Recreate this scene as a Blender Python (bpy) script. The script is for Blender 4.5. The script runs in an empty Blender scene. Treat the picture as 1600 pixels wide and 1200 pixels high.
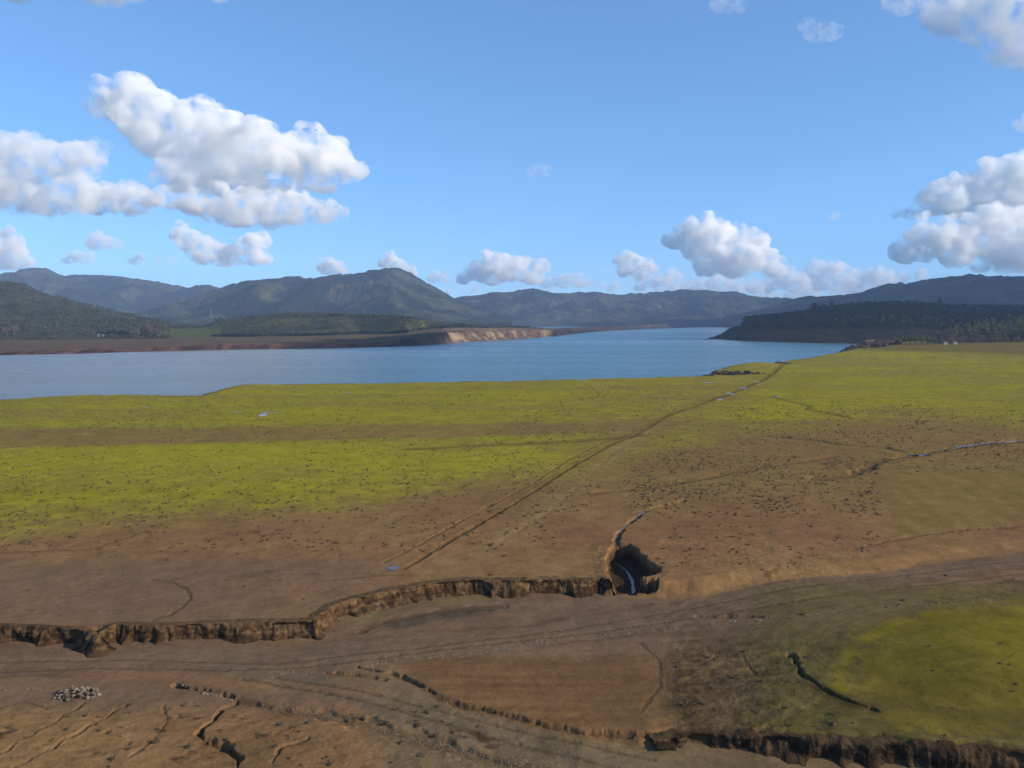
import bpy, math, random
import numpy as np
from mathutils import Vector, Matrix
random.seed(7); rng = np.random.default_rng(11)
S = bpy.context.scene
C = S.collection

# ------------------------------------------------------------------ camera
F = 1256.0                       # focal length in photo pixels (1600 wide)
PITCH = math.atan(100.0 / F)
CAMZ = 40.0
cd = bpy.data.cameras.new('camera'); cam = bpy.data.objects.new('camera', cd); C.objects.link(cam)
cd.sensor_width = 36; cd.lens = 36 * F / 1600; cd.clip_start = 1; cd.clip_end = 200000
cam.location = (0, 0, CAMZ); cam.rotation_euler = (math.pi/2 - PITCH, 0, 0)
S.camera = cam

# ------------------------------------------------------------------ light
SUN_EL = math.radians(24); SUN_AZ = math.radians(109)      # clockwise from +Y (the view direction)
SUNV = Vector((math.sin(SUN_AZ)*math.cos(SUN_EL), math.cos(SUN_AZ)*math.cos(SUN_EL), math.sin(SUN_EL)))
w = bpy.data.worlds.new('World'); S.world = w; w.use_nodes = True
nt = w.node_tree; bgn = nt.nodes['Background']
sky = nt.nodes.new('ShaderNodeTexSky'); sky.sky_type = 'NISHITA'; sky.sun_disc = False
sky.sun_elevation = SUN_EL; sky.sun_rotation = SUN_AZ; sky.altitude = 0
sky.air_density = 0.7; sky.dust_density = 0.0; sky.ozone_density = 6.5
tint = nt.nodes.new('ShaderNodeMix'); tint.data_type = 'RGBA'; tint.blend_type = 'MULTIPLY'; tint.inputs[0].default_value = 1
tint.inputs[7].default_value = (1.27, 1.66, 1.95, 1); gam = nt.nodes.new('ShaderNodeGamma'); gam.inputs[1].default_value = .68
nt.links.new(sky.outputs[0], gam.inputs[0]); nt.links.new(gam.outputs[0], tint.inputs[6]); nt.links.new(tint.outputs[2], bgn.inputs[0]); bgn.inputs[1].default_value = 0.128
sd = bpy.data.lights.new('sun', 'SUN'); sd.energy = 4.5; sd.angle = math.radians(0.55); sd.color = (1, .87, .70)
so = bpy.data.objects.new('sun', sd); C.objects.link(so)
so.rotation_euler = SUNV.to_track_quat('Z', 'Y').to_euler()
S.view_settings.view_transform = 'Standard'; S.view_settings.look = 'None'
S.view_settings.exposure = 0.45; S.view_settings.gamma = 1
cy = S.cycles
cy.max_bounces = 40; cy.diffuse_bounces = 2; cy.glossy_bounces = 2; cy.transmission_bounces = 2
cy.volume_bounces = 32; cy.transparent_max_bounces = 16; cy.caustics_reflective = False; cy.caustics_refractive = False
cy.use_denoising = True

# ------------------------------------------------------------------ helpers
def tag(o, label=None, cat=None, group=None, kind=None):
    if label: o['label'] = label
    if cat: o['category'] = cat
    if group: o['group'] = group
    if kind: o['kind'] = kind
    return o
def link(name, me, parent=None):
    o = bpy.data.objects.new(name, me); C.objects.link(o)
    if parent: o.parent = parent
    return o
def mesh(name, V, Fc, m=None, smooth=True, cols=None, parent=None):
    """V (n,3), Fc list or (m,4)/(m,3) array"""
    me = bpy.data.meshes.new(name)
    V = np.asarray(V, np.float32); Fc = np.asarray(Fc, np.int32); k = Fc.shape[1]
    me.vertices.add(len(V)); me.vertices.foreach_set('co', V.ravel())
    me.loops.add(Fc.size); me.loops.foreach_set('vertex_index', Fc.ravel())
    me.polygons.add(len(Fc)); me.polygons.foreach_set('loop_start', np.arange(0, Fc.size, k, dtype=np.int32))
    if m: me.materials.append(m)
    me.update(calc_edges=True)
    me.polygons.foreach_set('use_smooth', np.full(len(Fc), smooth))
    if cols is not None:
        a = me.attributes.new('col', 'FLOAT_COLOR', 'POINT')
        a.data.foreach_set('color', np.concatenate([cols, np.ones((len(V), 1))], 1).astype(np.float32).ravel())
    return link(name, me, parent)
def grid_faces(nr, nc, wrap=False):
    i = np.arange(nr-1)[:, None]; j = np.arange(nc if wrap else nc-1)[None, :]; j2 = (j+1) % nc
    a = i*nc + j; b = i*nc + j2; c = (i+1)*nc + j2; d = (i+1)*nc + j
    return np.stack([a, b, c, d], -1).reshape(-1, 4)
def sm(t): t = np.clip(t, 0, 1); return t*t*(3-2*t)
def _h(ix, iy, seed):
    n = (ix.astype(np.int64)*374761393 + iy.astype(np.int64)*668265263 + seed*1442695041) & 0xffffffff
    n = ((n ^ (n >> 13)) * 1274126177) & 0xffffffff
    n = ((n ^ (n >> 16)) * 2246822519) & 0xffffffff
    return ((n ^ (n >> 15)) & 0xffff) / 65535.0
def vn(x, y, seed=0):
    x = np.asarray(x, float); y = np.asarray(y, float)
    ix = np.floor(x); iy = np.floor(y); fx = x-ix; fy = y-iy
    fx = fx*fx*fx*(fx*(fx*6-15)+10); fy = fy*fy*fy*(fy*(fy*6-15)+10)
    a = _h(ix, iy, seed); b = _h(ix+1, iy, seed); c = _h(ix, iy+1, seed); d = _h(ix+1, iy+1, seed)
    return (a + (b-a)*fx) + ((c + (d-c)*fx) - (a + (b-a)*fx))*fy
def fbm(x, y, o=4, seed=0, g=.5):
    t = 0; a = 1; s = 0
    for k in range(o):
        t = t + a*(vn(x, y, seed+k*17)*2-1); s += a; a *= g
        x, y = x*1.62+y*1.2+3.1, -x*1.2+y*1.62+7.7
    return t/s
def ridge(x, y, o=4, seed=0):
    t = 0; a = 1; s = 0
    for k in range(o):
        t = t + a*(1-np.abs(vn(x, y, seed+k*13)*2-1)); s += a; a *= .5; x, y = x*1.7+y*1.05, -x*1.05+y*1.7
    return t/s
cP, sP = math.cos(PITCH), math.sin(PITCH)
def ray(X, Y):
    dx = (np.asarray(X, float)-800)/F; dy = (600-np.asarray(Y, float))/F
    return dx, cP + dy*sP, -sP + dy*cP
def gp(X, Y, z=0.0):             # where the photo's sight line meets the level z
    a, b, c = ray(X, Y); t = (z-CAMZ)/c
    return np.stack([a*t, b*t], -1)
def px(x, y, z):                 # and back
    zz = z-CAMZ; d = np.maximum(y*cP - zz*sP, .5); up = y*sP + zz*cP
    return 800+F*x/d, 600-F*up/d
def seg_dist(x, y, P, ret_t=False):
    best = np.full(x.shape, 1e18); bt = np.zeros(x.shape); L = 0
    for (ax, ay), (bx, by) in zip(P[:-1], P[1:]):
        dx, dy = bx-ax, by-ay; l2 = dx*dx+dy*dy+1e-9
        t = np.clip(((x-ax)*dx+(y-ay)*dy)/l2, 0, 1)
        d = (x-ax-t*dx)**2+(y-ay-t*dy)**2
        if ret_t: bt = np.where(d < best, L+t*math.sqrt(l2), bt)
        best = np.minimum(best, d); L += math.sqrt(l2)
    return (np.sqrt(best), bt/L) if ret_t else np.sqrt(best)
def inside(x, y, P):
    r = np.zeros(x.shape, bool); n = len(P)
    for i in range(n):
        (ax, ay), (bx, by) = P[i], P[(i+1) % n]
        if ay == by: continue
        c = ((ay > y) != (by > y)) & (x < (bx-ax)*(y-ay)/(by-ay)+ax)
        r ^= c
    return r
def pl(pts, z=0.0): return [tuple(gp(a, b, z)) for a, b in pts]

# ------------------------------------------------------------------ materials
def node_mat(name):
    m = bpy.data.materials.new(name); m.use_nodes = True
    t = m.node_tree; return m, t, t.nodes['Principled BSDF'], t.nodes.new, t.links.new
def bump(t, N, L, p, layers, strength=1.0):
    """layers: (scale 1/m, height m)"""
    co = N('ShaderNodeNewGeometry'); prev = None
    for sc, hgt in layers:
        n = N('ShaderNodeTexNoise'); n.inputs['Scale'].default_value = sc; n.inputs['Detail'].default_value = 5
        L(co.outputs['Position'], n.inputs['Vector'])
        b = N('ShaderNodeBump'); b.inputs['Distance'].default_value = hgt; b.inputs['Strength'].default_value = strength
        L(n.outputs[0], b.inputs['Height'])
        if prev: L(prev.outputs[0], b.inputs['Normal'])
        prev = b
    L(prev.outputs[0], p.inputs['Normal'])
def vary(t, N, L, src, scale, lo, hi, detail=6, stretch=None):
    co = N('ShaderNodeNewGeometry'); n = N('ShaderNodeTexNoise'); n.inputs['Scale'].default_value = scale; n.inputs['Detail'].default_value = detail
    if stretch:
        mp = N('ShaderNodeMapping'); mp.inputs['Scale'].default_value = stretch; L(co.outputs['Position'], mp.inputs[0]); L(mp.outputs[0], n.inputs['Vector'])
    else: L(co.outputs['Position'], n.inputs['Vector'])
    mr = N('ShaderNodeMapRange'); mr.inputs[1].default_value = .3; mr.inputs[2].default_value = .7
    mr.inputs[3].default_value = lo; mr.inputs[4].default_value = hi; L(n.outputs[0], mr.inputs[0])
    mx = N('ShaderNodeVectorMath'); mx.operation = 'SCALE'; L(src, mx.inputs[0]); L(mr.outputs[0], mx.inputs['Scale'])
    return mx.outputs[0]
def attr_mat(name, layers, var, rough=.95):
    m, t, p, N, L = node_mat(name)
    a = N('ShaderNodeAttribute'); a.attribute_name = 'col'; s = a.outputs['Color']
    for v in var: s = vary(t, N, L, s, *v)
    L(s, p.inputs['Base Color']); p.inputs['Roughness'].default_value = rough; p.inputs['Specular IOR Level'].default_value = 0
    bump(t, N, L, p, layers); return m
def flat_mat(name, col, scale=1, amt=.35, rough=.9, layers=None, spec=.2):
    m, t, p, N, L = node_mat(name)
    r = N('ShaderNodeRGB'); r.outputs[0].default_value = (*col, 1)
    L(vary(t, N, L, r.outputs[0], scale, 1-amt, 1+amt), p.inputs['Base Color'])
    p.inputs['Roughness'].default_value = rough; p.inputs['Specular IOR Level'].default_value = spec
    if layers: bump(t, N, L, p, layers)
    return m
M_ground = attr_mat('ground_soil_grass', [(.5, .16), (3.0, .04), (12, .02)], [(.22, .86, 1.14), (1.2, .88, 1.12), (7, .8, 1.2)])
M_bank = attr_mat('bank_earth', [(1.2, .3), (5, .12)], [(1.1, .75, 1.25), (5, .85, 1.15)])
M_hill = attr_mat('wooded_hill', [(.02, 8), (.07, 4)], [(.012, .8, 1.2), (.05, .75, 1.25)])
M_shore = attr_mat('shore_soil', [(.05, 3), (.25, 1)], [(.03, .85, 1.15), (.2, .85, 1.15)])
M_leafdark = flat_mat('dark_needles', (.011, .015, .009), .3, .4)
M_leafolive = flat_mat('olive_leaves', (.058, .054, .022), .25, .45)
M_leafhill = flat_mat('grey_green_leaves', (.05, .052, .028), .02, .5)
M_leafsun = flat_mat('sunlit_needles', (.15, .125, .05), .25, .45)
M_leafgreen = flat_mat('green_leaves', (.07, .095, .02), .3, .4)
M_twig = flat_mat('bare_twigs', (.17, .115, .09), .4, .25)
M_bark = flat_mat('bark', (.11, .08, .055), 1.5, .3)
M_tuft = flat_mat('dead_tuft', (.07, .052, .026), 1.2, .4)
M_stone = flat_mat('pale_stone', (.165, .13, .09), 1.2, .6, layers=[(6, .05)])
M_rock = flat_mat('dark_rock', (.05, .031, .022), .25, .4, layers=[(.3, 1.2), (1, .4)])
M_wall = flat_mat('white_render', (.42, .40, .37), 1, .1)
M_roof = flat_mat('grey_roof', (.22, .18, .16), 1, .2)
M_steel = flat_mat('galvanised_steel', (.16, .17, .18), 1, .1)
M_glass = flat_mat('window_glass', (.03, .035, .04), 1, .1, .2, spec=.5)
def water_mat(name, col, rough, bumps, str_=1.0, lanes=True):
    m, t, p, N, L = node_mat(name)
    r = N('ShaderNodeRGB'); r.outputs[0].default_value = (*col, 1); s = r.outputs[0]
    if lanes:
        s = vary(t, N, L, s, .02, .9, 1.1, 2, (.08, 1, 1)); s = vary(t, N, L, s, .006, .7, 1.3, 3, (.12, 1, 1))
        rv = N('ShaderNodeCombineXYZ'); rv.inputs[0].default_value = 1; q = vary(t, N, L, rv.outputs[0], 1.0, .19, .34, 2, (.0008, .006, 1)); qs = N('ShaderNodeSeparateXYZ'); L(q, qs.inputs[0])
    if lanes:
        co = N('ShaderNodeNewGeometry'); sx = N('ShaderNodeSeparateXYZ'); L(co.outputs['Position'], sx.inputs[0]); mr = N('ShaderNodeMapRange'); mr.interpolation_type = 'SMOOTHSTEP'
        mr.inputs[1].default_value = 60; mr.inputs[2].default_value = -420; L(sx.outputs[0], mr.inputs[0]); mx = N('ShaderNodeMix'); mx.data_type = 'RGBA'; L(mr.outputs[0], mx.inputs[0]); L(s, mx.inputs[6])
        mx.inputs[7].default_value = (.15, .155, .135, 1); s = mx.outputs[2]  # greyer left water: turbid shallows, plus cloud reflection painted into the base colour
    L(s, p.inputs['Base Color']); p.inputs['Roughness'].default_value = rough
    if lanes: L(qs.outputs[0], p.inputs['Roughness'])
    p.inputs['IOR'].default_value = 1.33; bump(t, N, L, p, bumps, str_); return m
M_lake = water_mat('lake_water', (.045, .11, .125), .28, [(.35, .5), (1.1, .2)], 1.0)
M_pool = water_mat('shallow_water', (.13, .11, .10), .2, [(2, .004)], 1.0, False)

# ------------------------------------------------------------------ lines of the near ground
LAKE = -6.0
shore_px = [(-900, 720), (-400, 655), (-100, 632), (0, 626), (60, 622), (120, 619), (200, 617.5), (260, 619), (310, 619.5), (335, 613), (370, 607), (410, 603),
            (500, 600.5), (600, 599.5), (700, 597.5), (800, 596), (900, 593), (1000, 591), (1070, 589), (1112, 588), (1112, 582), (1130, 576), (1165, 573), (1200, 570), (1235, 563),
            (1275, 558), (1310, 554), (1322, 546), (1338, 540)]
SHORE = [(-14000, -3000), (-1500, 60)] + pl(shore_px, LAKE) + [(640, 1500), (700, 1640), (1000, 1800), (2500, 2100), (14000, 3000)]
LANDPOLY = SHORE + [(14000, -14000), (-14000, -14000)]
L1px = [(-600, 985), (-200, 975), (0, 977), (110, 982), (180, 977), (300, 975), (400, 973), (470, 971), (492, 972), (508, 957), (528, 943), (560, 934), (620, 921), (680, 911), (740, 906),
        (800, 908), (860, 906), (900, 905), (945, 905), (965, 911), (1000, 916), (1060, 917), (1100, 916), (1200, 903), (1300, 893), (1390, 888), (1420, 880), (1480, 872), (1540, 864), (1600, 858), (1800, 835), (2300, 790)]
L1 = pl(L1px, 0.0)
U1 = np.array([a/b for a, b in L1]); Y1 = np.array([b for a, b in L1])
def zc_of(u): return np.interp(u, [-.4, .08, .19, .36, .6], [-2.0, -2.15, -1.8, -.75, -.5])
L2px = [(560, 1052), (620, 1066), (650, 1078), (690, 1103), (750, 1117), (800, 1129), (850, 1142), (900, 1151), (1000, 1158), (1040, 1150), (1080, 1146), (1150, 1148), (1300, 1154), (1450, 1166), (1600, 1178), (1800, 1195), (2300, 1230)]
L2 = [tuple(gp(a, b, float(zc_of((a-800)/F*1.05)))) for a, b in L2px]
U2 = np.array([a/b for a, b in L2]); Y2 = np.array([b for a, b in L2])
GULLY = pl([(952, 856), (962, 849), (985, 850), (998, 858), (1002, 866), (1010, 868), (1014, 877), (1024, 880), (1034, 886), (1033, 893), (1018, 899), (1002, 901), (1030, 903), (1034, 908),
            (1022, 912), (985, 912), (958, 908), (951, 900), (947, 888), (944, 872)], 0)
def rillw(pts, z=0): return pl(pts, z)
RILLS = [  # (line, half width m, depth m)
    (rillw([(985, 905), (962, 885), (955, 870), (962, 850), (964, 838), (975, 822), (1000, 803), (1020, 793), (1070, 781)], 0), .45, .5),
    (rillw([(272, 1075), (300, 1079), (345, 1084), (370, 1093), (366, 1101), (346, 1108), (339, 1120), (336, 1127), (318, 1140), (311, 1150), (322, 1159), (346, 1165), (363, 1176), (373, 1190), (368, 1210)], -2.1), .45, .85),
    (rillw([(372, 1095), (410, 1104), (450, 1114), (520, 1123), (600, 1146), (680, 1163), (760, 1186), (850, 1204)], -2.1), .8, .3),
    (rillw([(-20, 1195), (12, 1178), (30, 1162), (48, 1158), (60, 1145), (84, 1136), (100, 1120), (112, 1116), (128, 1103)], -2.1), .18, .14),
    (rillw([(22, 1205), (60, 1184), (82, 1176), (98, 1160), (122, 1151), (140, 1137), (165, 1127), (180, 1113), (196, 1108)], -2.1), .18, .16),
    (rillw([(1236, 1030), (1248, 1050), (1252, 1062), (1275, 1078), (1295, 1092), (1330, 1106), (1372, 1122)], -1.0), .35, .5),
    (rillw([(225, 972), (262, 957), (285, 945), (298, 930), (292, 916), (270, 905), (240, 900)], 0), .3, .1),
    (rillw([(-60, 858), (0, 855), (60, 852), (118, 853), (150, 848), (185, 838), (230, 822)], 0), .35, .12),
    (rillw([(560, 1052), (620, 1066), (650, 1078), (672, 1090), (692, 1103), (720, 1112), (750, 1117), (800, 1129), (850, 1142), (900, 1151), (1000, 1158), (1035, 1160)], -2.5), .3, .35),
    (rillw([(510, 1060), (560, 1066), (600, 1072)], -2.5), .3, .25), (rillw([(500, 905), (560, 900), (640, 895)], 0), .25, .08),
    (rillw([(-50, 1058), (150, 1049), (350, 1052), (560, 1040), (760, 1012), (1000, 985), (1250, 955), (1600, 915)], -2.3), .25, .09), (rillw([(-50, 1040), (200, 1036), (420, 1040), (640, 1022), (900, 985), (1200, 940), (1600, 893)], -2.3), .25, .07),
    (rillw([(380, 1062), (520, 1090), (660, 1125), (800, 1162), (960, 1195)], -2.1), .3, .1), (rillw([(430, 1060), (560, 1085), (700, 1118), (850, 1152), (1020, 1180)], -2.1), .25, .08),
    (rillw([(0, 1108), (40, 1100), (75, 1110), (110, 1098)], -2.1), .15, .08), (rillw([(430, 1150), (470, 1135), (500, 1128), (530, 1140)], -2.1), .15, .07), (rillw([(200, 1190), (240, 1160), (262, 1130), (255, 1108)], -2.1), .15, .08), (rillw([(425, 1195), (440, 1172), (480, 1160)], -2.1), .22, .15),
    (rillw([(1000, 1010), (1030, 1040), (1030, 1080), (1000, 1120)], -2), .25, .05), (rillw([(1090, 1050), (1120, 1035), (1160, 1040), (1180, 1070)], -2), .2, .08),
    (rillw([(560, 995), (600, 978), (650, 968), (720, 957), (780, 951)], -2.6), .8, .12),
    (rillw([(1180, 678), (1260, 686), (1330, 697), (1380, 700), (1410, 708)], -.5), 1.5, .5),
    (rillw([(1280, 750), (1330, 745), (1360, 730), (1400, 718), (1440, 711), (1500, 700), (1600, 688), (1750, 676)], -.5), 2.0, .6),
    (rillw([(930, 770), (1000, 765), (1100, 748), (1200, 730), (1300, 715)], -.3), 1.2, .3),
    (rillw([(1090, 976), (1140, 978), (1190, 983)], -2.6), .5, .4),
    (rillw([(1330, 858), (1390, 845), (1440, 836), (1500, 829), (1600, 822), (1800, 810)], 0), .4, .2),
    (rillw([(640, 700), (760, 695), (900, 690), (1000, 680)], -1), 2.5, .3),
    (rillw([(1205, 618), (1215, 622), (1262, 635), (1260, 642), (1300, 650), (1330, 658)], -2), 1.5, .3),
]
TRACK = pl([(1236, 563), (1200, 585), (1160, 607), (1100, 632), (1040, 657)], -3) + pl([(1000, 673), (960, 690), (900, 725), (850, 757), (800, 789), (720, 836), (630, 890)], -.4)
TRACK2 = pl([(990, 672), (940, 690), (890, 716), (840, 750), (790, 778), (720, 815), (650, 855), (600, 880)], -.4)
TRACK3 = pl([(1030, 665), (960, 705), (920, 745), (860, 800), (780, 850)], -.4)
def H(x, y):
    x = np.asarray(x, float); y = np.asarray(y, float); u = x/np.maximum(y, 5)
    nz = fbm(x/9, y/9, 3, 5)
    sd_ = seg_dist(x, y, SHORE); land = inside(x, y, LANDPOLY); s = np.where(land, sd_, -sd_)
    s = s + nz*np.clip(y/400, 0, 2.5)
    right = sm((y-880)/160)*sm((x-150)/200)
    za = -5.3 + 5.3*sm(np.maximum(s, 0)/420)**.8
    # steep little shore scarps
    scarp = 3.0*np.exp(-((x+180)/20)**2)*np.exp(-((y-525)/40)**2) + 5*np.exp(-((x-235)/42)**2)*np.exp(-((y-770)/70)**2)
    za = za + scarp*sm(s/10)*np.exp(-np.maximum(s, 0)/60)
    zr = -6 + 6.5*sm(s/22) + 4*sm((s-30)/250) + 3*sm((x-600)/600)
    zu = za*(1-right)+zr*right
    zu = np.where(s < 0, LAKE + np.maximum(s*.12, -7), np.minimum(zu, LAKE+.25+np.maximum(s, 0)*(.25+1.2*np.minimum(scarp+right, 1))))
    far = np.clip((y-120)/500, 0, 1)
    zu = zu + (fbm(x/60, y/45, 3, 21)*1.1*far + fbm(x/7, y/7, 3, 22)*.12*(1-far)) * sm(s/30)
    # the step down to the river bed
    d1 = seg_dist(x, y, L1); up = y > np.interp(u, U1, Y1); d1 = np.where(up, d1, -d1)
    w1 = np.interp(u, [-.5, .1, .16, .25, .5], [.6, .6, 3, 5, 5])
    d1n = d1 + fbm(x/2.2, y/2.2, 3, 9)*.35
    zc = zc_of(u) + fbm(x/14, y/14, 3, 31)*.35 + .012*np.clip(np.interp(u, U1, Y1)-y, 0, 25)
    back = np.where(y < 5, 0., 1.)
    zz = zc + (zu-zc)*sm((d1n-.5*(w1 < 1))/w1)
    zz = np.where(np.abs(np.arctan2(x, y)) < 1.2, zz, np.where(up, zu, zc))
    # the second step, bottom right
    d2 = seg_dist(x, y, L2); up2 = y > np.interp(u, U2, Y2); d2 = np.where(up2, d2, -d2) + fbm(x/1.8, y/1.8, 3, 41)*.3
    zlow = -3.0 + fbm(x/10, y/10, 3, 33)*.25 + .5*sm((y-60)/20)
    zlow = np.minimum(zlow+1.6*sm((.16-u)/.25), zz-.25*sm((u+.18)/.1))
    k2 = sm((d2+.2)/(1.3+.6*fbm(x/5, y/5, 2, 44)))
    zz = zlow + (zz-zlow)*k2
    # green swell
    cx, cy_ = gp(1600, 1050, -1.5)
    zz = zz + 1.6*np.exp(-(((x-cx)/17)**2+((y-cy_)/11)**2)**1.5)*sm(d2/3)
    # ravine where the stream cuts through
    near = (np.abs(x-17) < 40) & (np.abs(y-128) < 60)
    if near.any():
        gx, gy = x[near], y[near]; g = seg_dist(gx, gy, GULLY+[GULLY[0]]); gi = inside(gx, gy, GULLY)
        g = np.where(gi, g, -g)+fbm(gx/1.3, gy/1.3, 3, 51)*.35
        zn = zz[near]; k = sm(g/.5); zz[near] = zn*(1-k)+np.minimum(zn, -2.75)*k
    for i, (P, hw, dep) in enumerate(RILLS):
        xs = [p[0] for p in P]; ys = [p[1] for p in P]
        q = (x > min(xs)-hw*6) & (x < max(xs)+hw*6) & (y > min(ys)-hw*6) & (y < max(ys)+hw*6)
        if q.any():
            d = seg_dist(x[q], y[q], P)+fbm(x[q]/(hw*3), y[q]/(hw*3), 3, 60+i)*hw*1.1+fbm(x[q]/(hw*9), y[q]/(hw*9), 2, 90+i)*hw*1.2
            zz[q] -= dep*(1-sm((d-hw*.35)/(hw*.9)))*(zz[q] > -2.5 if i == 0 else 1)
    for P, hw, dep in ((TRACK, .42, .30), (TRACK2, .38, .18), (TRACK3, .6, .06)):
        d, t = seg_dist(x, y, P, True); k = 1+np.clip((y-250)/250, 0, 1.5)
        d = d+fbm(x/3, y/3, 2, 77)*.35*k
        zz -= dep*np.exp(-(d/hw/k)**2) - dep*.12*np.exp(-((d-1.8*hw*k)/hw/k)**2)
    # rough hummocky ground
    X, Y = px(x, y, zz)
    r1 = sm((X-1010)/60)*sm((1330-X)/80)*sm((Y-985)/40)*sm((1150-Y)/20)
    r2 = sm((1000-X)/200)*sm((Y-1090)/30)*.5
    r3 = sm((X-990)/60)*sm((1420-X)/150)*sm((Y-800)/60)*sm((920-Y)/20)*.5
    rough = .04+.17*r1+.16*r2+.2*r3
    zz = zz + rough*(fbm(x/1.5+y/5, y/.8-x/6, 4, 81, .6)*.8+fbm(x/6, y/6, 2, 82)*.6)*(y > 0)*(y < 400)
    return zz
def on_ground(X, Y):
    X = np.atleast_1d(np.asarray(X, float)); Y = np.atleast_1d(np.asarray(Y, float)); z = np.full(X.shape, -2.0)
    for k in range(14):
        p = gp(X, Y, z); zn = H(p[..., 0], p[..., 1]); z = z*.5+zn*.5
    p = gp(X, Y, z); return p[..., 0], p[..., 1], H(p[..., 0], p[..., 1])

# ------------------------------------------------------------------ ground colours (albedo)
c3 = lambda *a: np.array(a)
def mixc(a, b, k): return a*(1-k[..., None])+b*k[..., None]
def lines_mask(x, y, pts, z, w_): return np.exp(-(seg_dist(x, y, pl(pts, z))/w_)**2)
SOIL = c3(.192, .116, .058); SOIL2 = c3(.168, .092, .054); MAUVE = c3(.138, .089, .066); GRASS = c3(.208, .190, .020); OLIVE = c3(.150, .108, .042)
def ground_col(x, y, z):
    X, Y = px(x, y, z); yy = np.maximum(y, 20)
    n1 = fbm(x/25, y/25, 4, 101); n2 = fbm(x/6, y/6, 4, 102); n3 = fbm(x/60, y/30, 3, 103); n4 = fbm(x/1.5, y/1.5, 3, 104)
    c = mixc(SOIL, SOIL2, sm(.5+n1*.9+n2*.3)); c = c*(1+.16*n2+.14*n4)[..., None]
    c = mixc(c, OLIVE, .5*sm((860-Y)/140)*np.ones_like(X))
    # wet mauve flats
    m = sm(.3+n3*1.2)*sm((Y-855)/40)*sm((700-X)/200)*sm((985-Y)/10); c = mixc(c, MAUVE, .8*m)
    # river bed
    ed = np.interp(x/yy, U1, Y1); bed = (y < ed).astype(float)*(y > 0)
    st = fbm(x/30, y/2.2, 4, 105); c = mixc(c, MAUVE*(1+.16*st)[..., None], bed*sm(.62+n3+st*.3)*(1-sm((Y-1090)/40)))
    FL = [(1800, 862), (1600, 888), (1400, 912), (1200, 942), (1000, 975), (800, 1002), (600, 1022), (400, 1034), (200, 1034), (-100, 1036)]
    fd = seg_dist(x, y, pl(FL, -2.2)); fn = fbm(x/8, y/3, 3, 120)
    c = mixc(c, c3(.138, .091, .067)*(1+.10*st)[..., None], .9*(1-sm((fd-3.4-1.5*fn)/1.6))*bed)
    c = mixc(c, c3(.075, .048, .033), .5*np.exp(-((fd-4.6-1.5*fn)/.5)**2)*bed*sm(.5+n2*1.5))
    FL2 = [(350, 1050), (500, 1085), (640, 1125), (760, 1160), (900, 1185), (1050, 1210)]
    fd2 = seg_dist(x, y, pl(FL2, -2.7)); c = mixc(c, c3(.135, .10, .072)*(1+.12*n4)[..., None], .8*(1-sm((fd2-1.5-1.2*fn)/1.2))*bed)
    c = mixc(c, SOIL2*1.1, .6*np.exp(-(seg_dist(x, y, pl([(120, 1062), (300, 1068), (450, 1085), (700, 1100)], -2.6))/1.3)**2)*bed)
    # dark stony patch in the river bed
    c = mixc(c, c3(0.0612, 0.05304, 0.04624)*(1+.5*n4)[..., None], .8*lines_mask(x, y, [(620, 985), (680, 972), (760, 958)], -2.6, 1.9))
    c = mixc(c, c3(0.1292, 0.0986, 0.051), .8*lines_mask(x, y, [(560, 975), (640, 950), (760, 938)], -2.6, 1.4))
    c = mixc(c, c3(0.1292, 0.0952, 0.0408), bed*.3*sm(n1*2+.2)*sm((700-X)/200)*sm((Y-1090)/40))
    # lower right, grey wash of gravel
    e2 = np.interp(x/yy, U2, Y2); low = (y < e2)*bed*sm((X-560)/60)
    c = mixc(c, c3(.118, .090, .062)*(1+.15*n4)[..., None], .7*low)
    # furrowed brown flat
    ff = bed*(1-low)*sm((X-600)/80)*sm((1070-X)/80)*sm((Y-1010)/30); c = mixc(c, c3(0.1292, 0.07344, 0.03944)*(1+.28*fbm(x/18+y/6, y/1.1, 3, 106))[..., None], .8*ff)
    # rough olive brown ground, bottom right
    r1 = bed*(1-low)*sm((X-1010)/70)*sm((Y-960)/60)
    c = mixc(c, c3(.072, .050, .028)*(1+.6*fbm(x/3+y/9, y/.7, 3, 130)+.4*n4+.3*n2)[..., None], .8*r1)
    ol = bed*(1-low)*sm((X-1120)/120)*sm((Y-900+ (1600-X)*.02)/30); c = mixc(c, c3(0.085, 0.0782, 0.0272)*(1+.3*n4)[..., None], .6*ol)
    mx_, my_ = gp(1650, 1035, -1.); rad = np.hypot((x-mx_), (y-my_)*1.5); stri = fbm(rad/.55, np.arctan2(y-my_, x-mx_)*3, 4, 150)
    c = c*(1+.2*stri*bed*(1-low)*sm((X-1000)/60))[..., None]
    n6 = fbm(x/.9, y/.9, 3, 141); mg = sm((X-1290-.9*np.abs(Y-1050)*.6+18*n1+10*n2)/90)*sm((1172-Y+10*n1)/60)*sm((Y-925-(1600-X)*.13+8*n2)/30)
    c = mixc(c, c3(.125, .098, .020)*(1+.2*n2+.12*n4)[..., None], .9*np.clip(mg+(.6*n4+.5*n6)*4*mg*(1-mg), 0, 1)*bed*(1-low))
    mb = sm((X-1400+20*n1)/130)*np.exp(-((Y-1000+(1600-X)*.12+8*n2)/46)**2); c = mixc(c, c3(.138, .116, .016)*(1+.15*n2)[..., None], .8*np.clip(mb+(.5*n4+.5*n6)*3*mb*(1-mb), 0, 1)*bed*(1-low))
    c = mixc(c, c3(.17, .14, .014), .75*lines_mask(x, y, [(1312, 1085), (1310, 1062), (1322, 1035), (1350, 1012), (1400, 985), (1450, 968)], -1., 1.1)*sm(.7+n2))
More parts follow.
